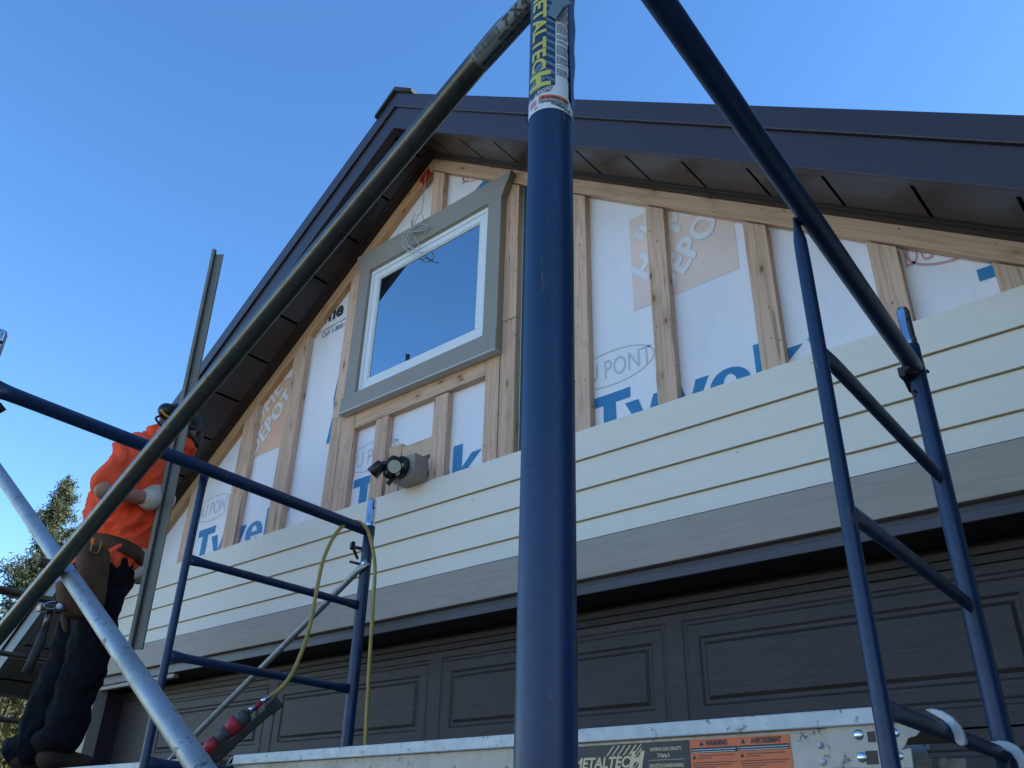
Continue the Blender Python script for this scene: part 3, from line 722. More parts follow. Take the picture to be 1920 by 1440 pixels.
# loose torn flap
m = MB(); 
def onpost(u, z, lift): a = SGN*u/r; side_ = axis.cross(ref.normalized()); return base+axis*z+(ref.normalized()*math.cos(a)+side_*math.sin(a))*(r+lift)
strip_ = []
for i in range(40):
    z = .008+(Hs-.01)*i/39; e = min(1, i/9)
    strip_.append((onpost(.0195+.004*(1-e),z,.0010), onpost(.030,z,.0012+.0006*e), onpost(.0365,z,.0012+.0022*e+.0007*math.sin(i*1.3))))
m.add([p for s_ in strip_ for p in s_], [(3*i+q_,3*i+1+q_,3*i+4+q_,3*i+3+q_) for i in range(39) for q_ in (0,1)], True); m.build('torn_flap', NAVY, sticker, fix=False)
m = MB(); zt = .128
m.add([onpost(-.004,zt,.001), onpost(.0035,zt-.012,.004), onpost(.008,zt-.001,.012), onpost(.016,zt+.015,.011), onpost(.004,zt+.03,.002)], [(0,1,2,3,4)]); m.build('torn_flap', SLATE, sticker, fix=False)

# ------------------------------------------------------------------ cross braces
pn = Vector((.6-.4745, 2.10, 0)).normalized(); pl0 = Vector((-.391,.4745,0))+Vector((0,.028,0))
def flat_end_tube(A, B, r, n=26, flat_=True, end=.05):
    m = MB(); A = Vector(A); B = Vector(B); ln = (B-A).length; D = (B-A)/ln; pts = []; rr = []
    xs_ = [0,.012,.03,.05,.07]+[ln*i/30 for i in range(2,29)]+[ln-.07,ln-.05,ln-.03,ln-.012,ln]
    for x in sorted(xs_):
        e = max(0, 1-x/.06, 1-(ln-x)/.06) if flat_ else 0; e = e*e*(3-2*e)
        pts.append(A+D*x); rr.append((r*(1+.35*e), r*(1-.82*e)))
    m.tube(pts, rr, 32, up=tuple(D.cross(Vector((0,0,1))).normalized().cross(D)) if False else tuple(pn if abs(D.y) < .3 else Vector((0,1,0)))); return m
def planept(px, py, off=0.): return atP(px, py, pl0+pn_perp*off, pn_perp)
pn_perp = Vector((pn.y, -pn.x, 0)); pn_perp = Vector((0.0595, .998, 0)).normalized()
cb = thing('scaffold_cross_brace', (-1.45,.55,1.86), 'pair of galvanised cross brace tubes bolted in an X, one with a barcode sticker', 'cross brace')
A1 = planept(994,0); A2 = planept(0,1189); dA = (A2-A1).normalized()
a0 = A1-dA*((A1.x+.425)/-dA.x*-1) if False else A1+dA*((-.425-A1.x)/dA.x); a1 = A1+dA*((-2.47-A1.x)/dA.x)
m = flat_end_tube(a0, a1, .0142); brA = m.build('brace_tube', GALV_DULL, cb)
B1 = planept(0,888,.029); B2 = planept(345,1395,.029); dB = (B2-B1).normalized()
b0 = B1+dB*((-2.47-B1.x)/dB.x); b1 = B1+dB*((-.425-B1.x)/dB.x)
m = flat_end_tube(b0, b1, .0142); m.build('brace_tube', GALV, cb)
pv = planept(93,1058); pp = Vector(pn_perp)
m = MB(); m.tube([pv-pp*.0175, pv-pp*.012, pv+pp*.045], [.0055,.009,.006], 14); m.sphere(pv-pp*.0165, (.0085,.004,.0085)); m.build('pivot_bolt', simple('rusty_bolt', (.09,.05,.035), .6, .4), cb)
# barcode sticker on tube A
la = planept(893,110); lb = planept(990,3); axA = (la-lb).normalized()*-1; Ll = (la-lb).length+.02
refA = EYE-la; refA = (refA-axA*refA.dot(axA)).normalized(); sideA = axA.cross(refA); SA = 1 if sideA.dot(CU) > 0 else -1
baseA = a0+(a1-a0).normalized()*((la-a0).dot((a1-a0).normalized()))
def flA(mb, pts, lift, mi=0): mb.add([(SA*x, y, lift) for x, y in pts], [tuple(range(len(pts)))], mi=mi)
g = MB(); flA(g, [(-.028,0),(.028,0),(.028,Ll),(-.028,Ll)], .0002); g = split_u(g, .002, 0, -.04, .04)
rA = .0142; stk = cyl_map(g, baseA, axA, rA, refA, 'sticker', [simple('sticker_grey', (.24,.245,.23), .45, var=.1)], cb)
g = MB(); random.seed(2); y = .006
while y < .048:
    wd = random.choice((.0006,.0010,.0016)); flA(g, [(.004,y),(.016,y),(.016,y+wd),(.004,y+wd)], .0006); y += wd+random.choice((.0006,.0010,.0014))
flA(g, [(-.02,.001),(.02,.001),(.02,.0018),(-.02,.0018)], .0006)
def ta(s_, x, y, size, bold=.0002):
    vs_, fs = text_geo(s_, size, 0, bold); g.add([(SA*(x-v.y if False else x+v.y), (y+v.x), .0007) for v in vs_], fs)
ta('7\' X 4\'', .004, .056, .0155, .0008); ta('MODEL / MODÈLE / MODELO', -.0015, .040, .0050); ta('CROSS BRACE / CROISILLON / REFORCE TRANSVERSAL', -.0075, .004, .0052, .0004)
y = .004
while y < .11: flA(g, [(-.020,y),(-.010,y+.004),(-.010,y+.0056),(-.020,y+.0016)], .0006); y += .0034
g = split_u(g, .002, 0, -.04, .04); cyl_map(g, baseA, axA, rA, refA, 'lettering', [INK], stk)

db = thing('scaffold_diagonal_brace', (-3.7,2.05,1.5), 'thin galvanised brace slanting down behind the hose from the left frame post', 'cross brace')
D1 = atY(684,1057,2.07); D2 = atY(362,1382,2.07); dd = (D2-D1).normalized()
m = flat_end_tube(D1-dd*.012, D1+dd*2.45, .0125); m.build('brace_tube', GALV, db)
m = MB(); m.tube([D1+Vector((0,-.012,0)), D1+Vector((0,.02,0))], .006, 12); m.build('bolt', STEEL, db)

# ------------------------------------------------------------------ platforms
PZ = .228+H; PY0, PY1 = 1.615, 2.075
def platform(x0, x1, label, near):
    t = thing('scaffold_platform', ((x0+x1)/2, (PY0+PY1)/2, PZ-.1), label, 'scaffold platform', 'aluminium platforms resting on the frame rungs')
    x1_full = x1
    for (ya, yb, sgn) in ((PY0, PY0+.03, -1), (PY1-.03, PY1, 1)):
        m = MB(); yf = ya if sgn < 0 else yb; x1 = x1_full-(.09 if sgn > 0 and near else 0)
        m.box((x0,min(yf,yf+sgn*.008),PZ-.028),(x1,max(yf,yf-sgn*.03),PZ)); m.box((x0+.004,min(yf-sgn*.006,yf-sgn*.010),PZ-.112),(x1-.004,max(yf-sgn*.006,yf-sgn*.010),PZ-.0285))
        m.box((x0,min(yf,yf+sgn*.008),PZ-.128),(x1,max(yf,yf-sgn*.03),PZ-.1125)); rail = m.build('side_rail', [ALU], t, bevel=.002)
        if sgn < 0: nr = rail
    x1 = x1_full
    m = MB(); m.box((x0+.02,PY0+.0305,PZ-.020),(x1-.02,PY1-.0305,PZ-.004))
    for x in [x0+.1+.38*i for i in range(int((x1-x0)/.38))]: m.box((x,PY0+.0305,PZ-.07),(x+.03,PY1-.0305,PZ-.0205))
    m.build('deck', simple('plywood_deck', (.30,.20,.11), .8), t)
    for xe, sx in ((x1, 1), (x0, -1)):
        if near and sx > 0: continue
        for y in (PY0+.035, PY1-.055):
            m = MB(); cx = xe+sx*.062 if sx > 0 else xe-.062
            pts = []; pts2 = []
            xr = cx
            for i in range(15):
                a = R_(185-i*205/14); pts.append((xr+sx*.030*math.cos(a)*1.0, RZ[2]+.004+.034*math.sin(a))); pts2.append((xr+sx*.0175*math.cos(a), RZ[2]+.001+.0185*math.sin(a)))
            poly = [(a_, y, b_) for a_, b_ in pts]+[(a_, y, b_) for a_, b_ in pts2[::-1]]
            for i in range(14):
                q4 = [(pts[i][0],y,pts[i][1]),(pts[i+1][0],y,pts[i+1][1]),(pts2[i+1][0],y,pts2[i+1][1]),(pts2[i][0],y,pts2[i][1])]; m.prism(q4, (0,.014,0))
            m.box((min(xe-sx*.03,xr-sx*.024),y,PZ-.10),(max(xe-sx*.03,xr-sx*.024),y+.014,PZ-.030))
            m.build('hook', ALU, t, bevel=.001, seg=1)
    return t, nr
pf1, rail1 = platform(-2.60+.066, -.46-.066, 'aluminium scaffold platform with black and orange stickers on its side rail', True)
pf2, rail2 = platform(-4.86+.066, -2.60-.066, 'aluminium scaffold platform the worker in orange stands on', False)
for yh, ol in ((1.652, [(1733,1330),(1748,1328),(1765,1332),(1785,1344),(1800,1361),(1808,1380),(1810,1394),(1805,1399),(1797,1397),(1790,1390),(1787,1376),(1779,1361),(1767,1350),(1751,1341)]),
               (2.035, [(1850,1391),(1872,1388),(1890,1390),(1906,1398),(1918,1411),(1925,1430),(1926,1448),(1912,1448),(1906,1427),(1895,1412),(1880,1405),(1866,1401)])):
    m = MB(); P_ = [atY(x, y, yh) for x, y in ol]; n_ = len(P_)
    m.prism([tuple(p) for p in P_], (0,.014,0)); m.build('hook', ALU, pf1, bevel=.002)
# web face and stickers of the near rail
yw = PY0+.0055
m = MB(); m.box((-2.53,yw,PZ-.112),(-.527,yw+.0005,PZ-.029)); m.build('web', ALU_WEB, rail1)
def lp(px, py): return atY(px, py, yw)
zt = PZ-.0345
def plate(px0, px1, mat, name, y=yw-.0012):
    x0 = atY(px0, 1392, y).x; x1 = atY(px1, 1385, y).x
    m = MB(); m.box((x0,y,PZ-.112),(x1,y+.001,zt)); return m.build(name, mat, pf1), x0, x1
blk, bx0, bx1 = plate(1000, 1292, simple('sticker_black', (.010,.011,.016), .4), 'load_sticker'); org_, ox0, ox1 = plate(1293, 1481, ORG, 'warning_sticker')
U = Vector((1,0,0)); Vv = Vector((0,0,1)); ys = yw-.0020
CREAM = simple('sticker_cream', (.80,.56,.34), .5, var=.1)
m = MB(); xH = atY(1178,1400,ys).x
put_text(m, 'METALTEC', (xH, ys, zt-.045), U, Vv, .030, .25, .0009, 'RIGHT'); put_text(m, 'H', (xH-.001, ys, zt-.046), U, Vv, .042, .25, .0022, sx=1.1)
xe = atY(1203,1400,ys).x
for i in range(14):
    z = zt-.003-.0085*i; x = xe
    m.add([(x-.030,ys+.0004,z-.028),(x,ys+.0004,z),(x,ys+.0004,z+.003),(x-.033,ys+.0004,z-.028)], [(0,1,2,3)])
for i in range(5):
    x = xe-.012-.014*i; m.add([(x-.022,ys+.0004,zt-.022),(x-.0185,ys+.0004,zt-.022),(x,ys+.0004,zt-.003),(x-.004,ys+.0004,zt-.003)], [(0,1,2,3)])
xc = atY(1248,1405,ys).x
put_text(m, 'MAXIMUM LOAD CAPACITY:', (xc, ys, zt-.017), U, Vv, .0092, 0, .0003, 'CENTER', sx=.62); put_text(m, '75 lbs/sq. ft.', (xc-.005, ys, zt-.029), U, Vv, .010, 0, .0003, 'CENTER', sx=.62)
m.box((xc-.042,ys,zt-.0345),(xc+.042,ys+.0003,zt-.0338))
put_text(m, 'CAPACITÉ DE CHARGE MAXIMALE :', (xc, ys, zt-.048), U, Vv, .0092, 0, .0003, 'CENTER', sx=.56); put_text(m, '75 lb/pi²', (xc, ys, zt-.059), U, Vv, .010, 0, .0003, 'CENTER', sx=.62)
m.build('lettering', CREAM, blk, fix=False)
m = MB()
for xa, xb, s_ in ((ox0+.003, (ox0+ox1)/2-.002, 'WARNING'), ((ox0+ox1)/2+.001, ox1-.003, 'AVERTISSEMENT')):
    n_ = (xa+xb)/2; put_text(m, s_, (n_+.006, ys, zt-.0125), U, Vv, .0135, 0, .0005, 'CENTER', sx=.72 if len(s_) < 9 else .62)
    hw = (.022 if len(s_) < 9 else .036); xT = n_-hw-.004
    m.add([(xT-.006,ys,zt-.012),(xT+.004,ys,zt-.012),(xT-.001,ys,zt-.003)], [(0,1,2)])
    m.box((xa,ys,zt-.025),(xb,ys+.0003,zt-.0155))
    m.add([(xa+.001,ys,zt-.036),(xa+.010,ys,zt-.036),(xa+.0055,ys,zt-.028)], [(0,1,2)])
    for i, (l0, l1) in enumerate(((.014,.9),(.014,.4),(.0,.96),(.0,.85),(.003,.5),(.003,.35),(.003,.45),(.003,.4))):
        z = zt-.0295-.0042*i-(.004 if i > 1 else 0); x = xa+l0+.001
        while x < xa+(xb-xa)*l1: q_ = random.uniform(.0015,.005); m.box((x,ys,z-.0013),(min(x+q_,xb),ys+.0003,z)); x += q_+.0009
m.build('lettering', INK, org_, fix=False)
m = MB()
for xa, xb in ((ox0+.003, (ox0+ox1)/2-.002), ((ox0+ox1)/2+.001, ox1-.003)):
    for z in (zt-.0188, zt-.0228):
        x = xa+.003
        while x < xb-.006: q_ = random.uniform(.002,.006); m.box((x,ys-.0008,z-.0013),(x+q_,ys-.0004,z)); x += q_+.001
for xT in (atY(1313,1393,ys).x,): pass
m.build('lettering', PINK, org_, fix=False)
# rivets and bolts
def dome(mb, px, py, r_): p = atY(px, py, yw-.001); mb.sphere(p, (r_, r_*.6, r_), 20, 10)
m = MB(); dome(m,1611,1378,.0105); dome(m,1617,1420,.0105); dome(m,1680,1375,.009); dome(m,1687,1418,.009); m.build('rivet', STEEL, rail1)
m = MB(); dome(m,1538,1397,.0065); dome(m,1543,1428,.0065); m.build('rivet', ALU, rail1)
m = MB()
def pq(px, py, y=yw-.004): return atY(px, py, y)
m.prism([pq(1545,1352),pq(1700,1345),pq(1722,1362),pq(1725,1372),pq(1718,1380),pq(1703,1384),pq(1697,1398),pq(1690,1406),pq(1708,1402),pq(1713,1440),pq(1560,1440)], (0,.003,0))
m.build('end_bracket', ALU_WEB, rail1, bevel=.001)
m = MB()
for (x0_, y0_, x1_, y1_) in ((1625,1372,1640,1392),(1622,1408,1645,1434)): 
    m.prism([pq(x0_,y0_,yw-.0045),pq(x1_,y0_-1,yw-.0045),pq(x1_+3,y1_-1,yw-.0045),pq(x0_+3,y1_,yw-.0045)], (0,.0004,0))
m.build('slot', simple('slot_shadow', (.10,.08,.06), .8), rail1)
# the neighbouring end assembly beyond the rung
m = MB(); y5 = PY1-.09
for (x0_,y0_,x1_,y1_) in ((1718,1422,1747,1438),(1780,1422,1810,1436)): m.prism([atY(x0_,y0_,y5),atY(x1_,y0_,y5),atY(x1_,y1_+8,y5),atY(x0_,y1_+8,y5)], (0,.01,0))
m.sphere(atY(1768,1430,y5), .013); m.build('latch', ALU_WEB, pf1)

# ------------------------------------------------------------------ air hose and nailer
def bez(ps, n=12):
    out = []; P_ = [Vector(p) for p in ps]
    for i in range(len(P_)-1):
        p0 = P_[max(i-1,0)]; p1 = P_[i]; p2 = P_[i+1]; p3 = P_[min(i+2,len(P_)-1)]
        for j in range(n):
            t = j/n; out.append(.5*((2*p1)+(-p0+p2)*t+(2*p0-5*p1+4*p2-p3)*t*t+(-p0+3*p1-3*p2+p3)*t**3))
    out.append(P_[-1]); return out
hose = thing('air_hose', (-2.6,1.95,PZ), 'yellow air hose looped over the top tube of the left scaffold frame', 'hose')
hp = [atX(505,1306,-2.50), atX(525,1292,-2.49), atX(548,1262,-2.48), atX(572,1205,-2.49), atX(586,1150,-2.51), atX(594,1105,-2.53), atX(606,1050,-2.545), atX(625,1008,-2.56),
      atX(645,985,-2.585), atX(668,978,-2.60), atX(688,992,-2.56), atX(699,1030,-2.545), atX(703,1070,-2.54), atX(699,1140,-2.53), atX(693,1240,-2.52), atX(688,1330,-2.51), atX(685,1398,-2.50), atX(684,1450,-2.50)]
m = MB(); m.tube(bez(hp, 8), .0072, 16); m.build('hose', HOSE, hose)
m = MB(); m.tube([hp[0]+(hp[0]-hp[1]).normalized()*.0, hp[0]+(hp[0]-hp[1]).normalized()*.03], .0082, 14); m.tube([hp[0]+(hp[0]-hp[1]).normalized()*.052, hp[0]+(hp[0]-hp[1]).normalized()*.075], [.006,.009], 14); m.build('coupling', STEEL, hose)
gun = thing('nail_gun', (-2.75,1.7,PZ), 'grey and red air nailer with black magazine lying on the platform', 'tool')
g0 = hp[0]+(hp[0]-hp[1]).normalized()*.03; gdv = (atX(385,1408,-2.63)-g0).normalized()
def gp(s_): return g0+gdv*s_
m = MB(); m.tube([gp(0),gp(.03)], .0085, 14); m.build('air_plug', RED, gun)
m = MB(); m.tube([gp(.03),gp(.055)], .007, 14); m.build('air_fitting', STEEL, gun)
Lg = (atX(385,1408,-2.63)-g0).length
m = MB(); m.tube([gp(.05),gp(.058),gp(.085)], [.016,.024,.027], 24); m.tube([gp(.125),gp(.15),gp(Lg-.06),gp(Lg-.045)], [.022,.019,.017,.017], 24); m.build('body', GREY, gun)
m = MB(); m.tube([gp(.0851),gp(.095),gp(.115),gp(.1249)], [.027,.029,.026,.022], 24); m.tube([gp(Lg-.045),gp(Lg-.02),gp(Lg)], [.019,.022,.016], 20); m.build('grip', RED, gun)
m = MB(); offs = CR*.030-CU*.020
ax_ = gdv; sd2 = gdv.cross(offs).normalized(); nn = sd2.cross(gdv).normalized()
m.obox(gp(.13)+offs*1.05, ax_*.155, sd2*.012, nn*.014); m.obox(gp(-.012)+offs*1.0, ax_*.022, sd2*.015, nn*.020); m.obox(gp(Lg-.03)+offs*.8, ax_*.035, sd2*.014, nn*.026)
m.build('magazine', BLACK, gun, bevel=.004)
m = MB(); m.tube([gp(.15)+offs*.2, gp(.19)+offs*.9, gp(Lg-.05)+offs*.75], .004, 8); m.build('trigger', BLACKM, gun)

# ------------------------------------------------------------------ cable bundle at the window head
cab = thing('coiled_cable', (-2.97,2.53,4.6), 'loose loops of white cable hanging over the window head', 'cable')
def cw(px, py, y=2.53): return atY(px, py, y)
m = MB()
m.tube(bez([cw(799,325,2.59), cw(795,360,2.585), cw(791,395,2.56), cw(782,405,2.54)], 6), .0028, 8)
loops = [[(783,403),(791,402),(793,415),(784,425),(774,432),(765,440),(757,458),(762,466),(770,472)],
 [(775,410),(772,420),(775,432),(790,428),(803,424),(797,431),(780,434),(762,436),(755,448),(756,462),(768,473),(782,471),(786,462),(779,448),(770,436)],
 [(778,400),(774,415),(773,432),(765,452),(762,460),(784,472),(793,473)],
 [(785,402),(779,415),(776,425),(790,420),(803,424)],[(771,413),(770,430),(762,446),(764,458),(776,466)]]
for i, lo in enumerate(loops): m.tube(bez([cw(x, y, 2.535-.006*i) for x, y in lo], 7), .0028, 8)
m.build('cable', CABLE, cab)

# ------------------------------------------------------------------ worker
def remesh(mb, name, mat, parent, vox, smooth=6, disp=None, dec=0):
    me = bpy.data.meshes.new('t'); me.from_pydata(mb.v, [], mb.f); me.update()
    bm = bmesh.new(); bm.from_mesh(me); bmesh.ops.remove_doubles(bm, verts=bm.verts, dist=1e-5); bmesh.ops.recalc_face_normals(bm, faces=bm.faces); bm.to_mesh(me); bm.free()
    o = bpy.data.objects.new('t', me); C.objects.link(o)
    r_ = o.modifiers.new('r', 'REMESH'); r_.mode = 'VOXEL'; r_.voxel_size = vox
    s_ = o.modifiers.new('s', 'SMOOTH'); s_.iterations = smooth; s_.factor = .6
    dg = bpy.context.evaluated_depsgraph_get(); me2 = bpy.data.meshes.new_from_object(o.evaluated_get(dg)); bpy.data.objects.remove(o)
    if disp:
        me2.update(); nv = [v.normal.copy() for v in me2.vertices]
        for v, n_ in zip(me2.vertices, nv): v.co += n_*disp(v.co)
    for p in me2.polygons: p.use_smooth = True
    me2.name = name; me2.materials.clear(); me2.materials.append(mat); oo = bpy.data.objects.new(name, me2); C.objects.link(oo)
    if parent: oo.parent = parent; oo.location = -origin_of(parent)
    return oo
def limb(mb, pts, rad, n=20):
    """chain of overlapping capsules"""
    for i in range(len(pts)-1):
        a, b = Vector(pts[i]), Vector(pts[i+1]); k_ = 8
        for j in range(k_+1):
            t = j/k_; r0 = rad[i] if not isinstance(rad[i], tuple) else rad[i]; r1 = rad[i+1]
            if isinstance(r0, tuple) or isinstance(r1, tuple):
                r0 = r0 if isinstance(r0, tuple) else (r0,)*3; r1 = r1 if isinstance(r1, tuple) else (r1,)*3
                mb.sphere(a.lerp(b, t), tuple(lerp(r0[q_], r1[q_], t) for q_ in range(3)), 16, 10)
            else: mb.sphere(a.lerp(b, t), lerp(r0, r1, t), 16, 10)
XC = -4.02
pel = atX(192,1080,XC); wst = atX(212,1010,XC); chest = atX(240,925,XC); shc = atX(268,858,XC+.0); nk = atX(305,832,XC); hd_ = atX(337,800,XC)
shR = atX(248,848,-3.84); elR = atX(196,918,-3.76); wrR = atX(280,936,-3.80)
shL = atX(300,850,-4.20); elL = atX(283,950,-4.22); wrL = atX(258,1040,-4.02)
hipR = atX(192,1095,-3.93); knR = atX(165,1238,-3.90); anR = atX(112,1395,-3.90)
hipL = atX(178,1095,-4.12); knL = atX(118,1265,-4.08); anL = atX(55,1415,-4.05)
worker = thing('person', (XC, pel.y, PZ), 'worker in orange t-shirt, black jeans and tool belt holding a long trim strip', 'person')
m = MB()
limb(m, [pel, wst, chest, shc], [(.15,.11,.12), (.13,.10,.11), (.14,.10,.11), (.10,.07,.06)])
limb(m, [shc, nk, hd_+Vector((0,-.02,-.05))], [.075,.06,.058])
limb(m, [shR, shR.lerp(elR,.5), elR, wrR], [.040,.044,.046,.032]); limb(m, [shL, elL, wrL], [.045,.046,.032]); limb(m, [shc, shR], [.06,.045]); limb(m, [shc, shL], [.06,.045])
limb(m, [hipR, knR, anR], [.095,.065,.045]); limb(m, [hipL, knL, anL], [.095,.065,.045])
m.sphere(hd_, (.076,.098,.118)); m.sphere(hd_+Vector((0,.04,-.06)), (.058,.062,.06))     # cranium, jaw
m.sphere(hd_+Vector((0,.103,-.012)), (.013,.020,.022)); m.sphere(hd_+Vector((0,.095,.012)), (.010,.012,.022))
m.sphere(hd_+Vector((0,.092,-.05)), (.024,.012,.010)); m.sphere(hd_+Vector((0,.083,.03)), (.050,.018,.012))
for s_ in (-1, 1): m.sphere(hd_+Vector((s_*.080,-.005,-.005)), (.012,.02,.032))
remesh(m, 'body', SKIN, worker, .009, 4)
def wr(sc, amp, ax=(1,1,1)):
    def f(p):
        q_ = Vector((p.x*ax[0]+.5*p.z, p.y*ax[1]-.4*p.z, p.z*ax[2]))*sc; w_ = Vector((noise.noise(q_*.5), noise.noise(q_*.5+Vector((9,0,0))), 0))*1.2
        a = noise.noise(q_+w_); b = noise.noise(q_*2.1+w_*2+Vector((5,1,2)))
        return amp*((1-abs(a)*3.2)*.6+(1-abs(b)*3)*.34)+.006
    return f
m = MB()
hem = atX(190,1068,XC)
limb(m, [hem, wst, chest, shc], [(.170,.122,.05), (.175,.132,.10), (.18,.135,.13), (.14,.105,.085)])
m.sphere(wst+Vector((0,.04,.05)), (.15,.115,.14))
limb(m, [shc, nk], [.095,.066])
slR = shR.lerp(elR, .78); limb(m, [shc, shR, slR], [.095,.070,.064]); limb(m, [shc, shL, shL.lerp(elL,.6)], [.095,.065,.058]); limb(m, [nk+Vector((.03,-.03,.02)), nk+Vector((.05,.06,.0))], [.055,.05])
m.sphere(atX(347,835,-4.14), (.05,.05,.055)); limb(m, [shL, atX(347,838,-4.14)], [.07,.05])
shirt = remesh(m, 'shirt', SHIRT, worker, .007, 6, wr(7, .030, (1,1,.7)))
# trousers
m = MB()
limb(m, [pel+Vector((0,0,.06)), pel], [(.165,.125,.06), (.175,.13,.12)])
limb(m, [hipR, knR, anR+Vector((0,0,.03))], [.104,.078,.074]); limb(m, [hipL, knL, anL+Vector((0,0,.03))], [.104,.078,.074])
m.sphere(anR+Vector((0,-.01,.02)), (.085,.09,.06)); m.sphere(anL+Vector((0,-.01,.02)), (.085,.09,.06))
remesh(m, 'trousers', JEANS, worker, .008, 6, wr(9, .015, (1,1,.8)))
m = MB()
for an in (anR, anL):
    fz = PZ; limb(m, [an, Vector((an.x, an.y, fz+.06))], [.058,.055]); limb(m, [Vector((an.x,an.y-.03,fz+.045)), Vector((an.x,an.y+.11,fz+.035))], [(.052,.05,.045),(.045,.05,.035)])
remesh(m, 'boots', BOOT, worker, .009, 3)
# belt, pouches, buckle
m = MB()
bc = atX(203,1042,XC); n_ = 40; rings = []
for j, (dz, k_) in enumerate(((-.032,1.0),(.032,.985))):
    for i in range(n_):
        a = 2*math.pi*i/n_; rings.append(bc+Vector((.198*k_*math.cos(a), .158*k_*math.sin(a), dz+.03*math.sin(a)*-1)))
m.add(rings, [(i, (i+1) % n_, n_+(i+1) % n_, n_+i) for i in range(n_)], True)
b_ = m.build('tool_belt', LEATHER, worker, fix=False); so_ = b_.modifiers.new('s', 'SOLIDIFY'); so_.thickness = .008
def pouch(pts, X, th, name='pouch'):
    m = MB(); c0 = Vector((0,0,0)); P_ = [atX(x, y, X) for x, y in pts]
    for p in P_: c0 += p
    c0 /= len(P_); n_ = len(P_); lay = []
    for dx, k_ in ((-.5,.92),(-.2,1),(.25,.97),(.5,.78)): lay += [c0+(p-c0)*k_+Vector((dx*th,0,0)) for p in P_]
    f = [tuple(range(n_)), tuple(reversed(range(3*n_,4*n_)))]
    for l in range(3): f += [(l*n_+i, l*n_+(i+1) % n_, (l+1)*n_+(i+1) % n_, (l+1)*n_+i) for i in range(n_)]
    m.add(lay, f, True); o = m.build(name, LEATHER, worker); s_ = o.modifiers.new('s', 'SUBSURF'); s_.levels = 2; s_.render_levels = 2
    return o
pouch([(150,1018),(178,1020),(206,1024),(203,1060),(196,1120),(190,1160),(172,1150),(152,1110),(142,1060)], -3.80, .09)
pouch([(104,1085),(118,1090),(150,1088),(172,1100),(170,1150),(150,1164),(124,1160),(112,1130)], -3.79, .09)
pouch([(112,1150),(122,1150),(128,1185),(121,1190)], -3.80, .03, 'strap')
m = MB(); fr = [atX(x, y, -3.755) for x, y in ((177,1010),(190,1014),(183,1036),(170,1032))]
m.tube(bez(fr+[fr[0]], 6), .003, 8); m.build('buckle', simple('brass', (.45,.22,.05), .4, .6), worker)
m = MB(); m.tube(bez([atX(x, y, -3.77) for x, y in ((104,1128),(90,1130),(82,1136),(92,1142),(106,1140))], 6), .003, 8); m.build('hammer_loop', STEEL, worker)
m = MB(); m.sphere(atX(111,1137,-3.77), .013); m.build('bead', PINK, worker)
# gloves with fingers
def glove(wr_, palm, dirf, curl, name='glove'):
    """palm centre, finger direction, curl axis"""
    m = MB(); dirf = Vector(dirf).normalized(); ax = Vector(curl).normalized(); nrm = ax.cross(dirf).normalized()
    limb(m, [wr_, palm-dirf*.035], [.046,.050]); limb(m, [palm-dirf*.03, palm+dirf*.02], [.056,.052])
    for i, (o_, ln) in enumerate(((-.048,1.15),(-.016,1.3),(.016,1.25),(.046,1.05))):
        p = palm+dirf*.03+ax*o_; d_ = dirf.copy(); pts = [p]
        for s_ in range(3):
            d_ = (Matrix.Rotation(R_(58), 3, ax) @ d_); p = p+d_*.026*ln; pts.append(p)
        limb(m, pts, [.0185,.018,.0175,.016])
    tp = palm-ax*.03-dirf*.01+nrm*.01; pts = [tp, tp+nrm*.03+dirf*.015-ax*.012, tp+nrm*.045+dirf*.035+ax*.004]; limb(m, pts, [.016,.014,.012])
    return remesh(m, name, GLOVE, worker, .0045, 2, wr(30, .0015))
s0 = atY(405,468,1.83); s1 = atY(247,1216,1.79); sdir = (s1-s0).normalized()
hs = atP(296,938, s0, Vector((0,1,0)))
glove(wrR, hs+CR*.004+Vector((.030,-.012,.0)), (.0,1,-.05), (0,0,1) if False else -sdir)
glove(wrL, atX(262,1064,-3.93), (.1,.1,-1), (0,1,0) if False else (-.9,.3,0))
# head gear
m = MB(); m.sphere(hd_+Vector((0,-.012,.012)), (.084,.100,.115)); remesh(m, 'hair', HAIR, worker, .008, 2)
eR = atX(314,772,-3.93); m = MB(); m.sphere(eR, (.042,.050,.045)); m.build('ear_muff', BLACK, worker)
m = MB(); rr = []
for i in range(17):
    a = R_(200+i*140/16); rr.append(eR+Vector((.03,.050*math.cos(a),.046*math.sin(a)))+Vector((.012*math.sin(R_(i*180/16)),0,0)))
m.tube(rr, .006, 10); m.build('muff_rim', simple('muff_yellow', (.62,.30,.03), .5), worker)
m = MB(); m.tube(bez([eR+Vector((0,-.02,-.03)), eR+Vector((.0,-.05,-.06)), hd_+Vector((.06,-.09,-.08))], 6), .006, 8); m.tube(bez([eR, hd_+Vector((0.02,-.0,.135)), hd_+Vector((-.09,.0,.06))], 8), .007, 8); m.build('head_band', BLACK, worker)
MASK = simple('grey_mask', (.045,.04,.042), .5, var=.3, scale=40)
m = MB(); f0 = atX(366,792,-3.98); m.sphere(f0, (.03,.028,.05)); m.sphere(atX(370,822,-4.0), (.025,.022,.04)); m.tube(bez([atX(350,795,-3.93), atX(362,803,-3.93), atX(372,800,-3.93), atX(374,785,-3.95)], 6), .007, 8)
remesh(m, 'face_guard', MASK, worker, .006, 1, wr(35, .003))
m = MB(); m.tube(bez([atX(346,812,-3.92), atX(356,815,-3.93), atX(366,826,-3.95), atX(372,838,-3.97)], 6), [(.012,.012)]*19, 10); m.build('chin_strap', BLACK, worker)

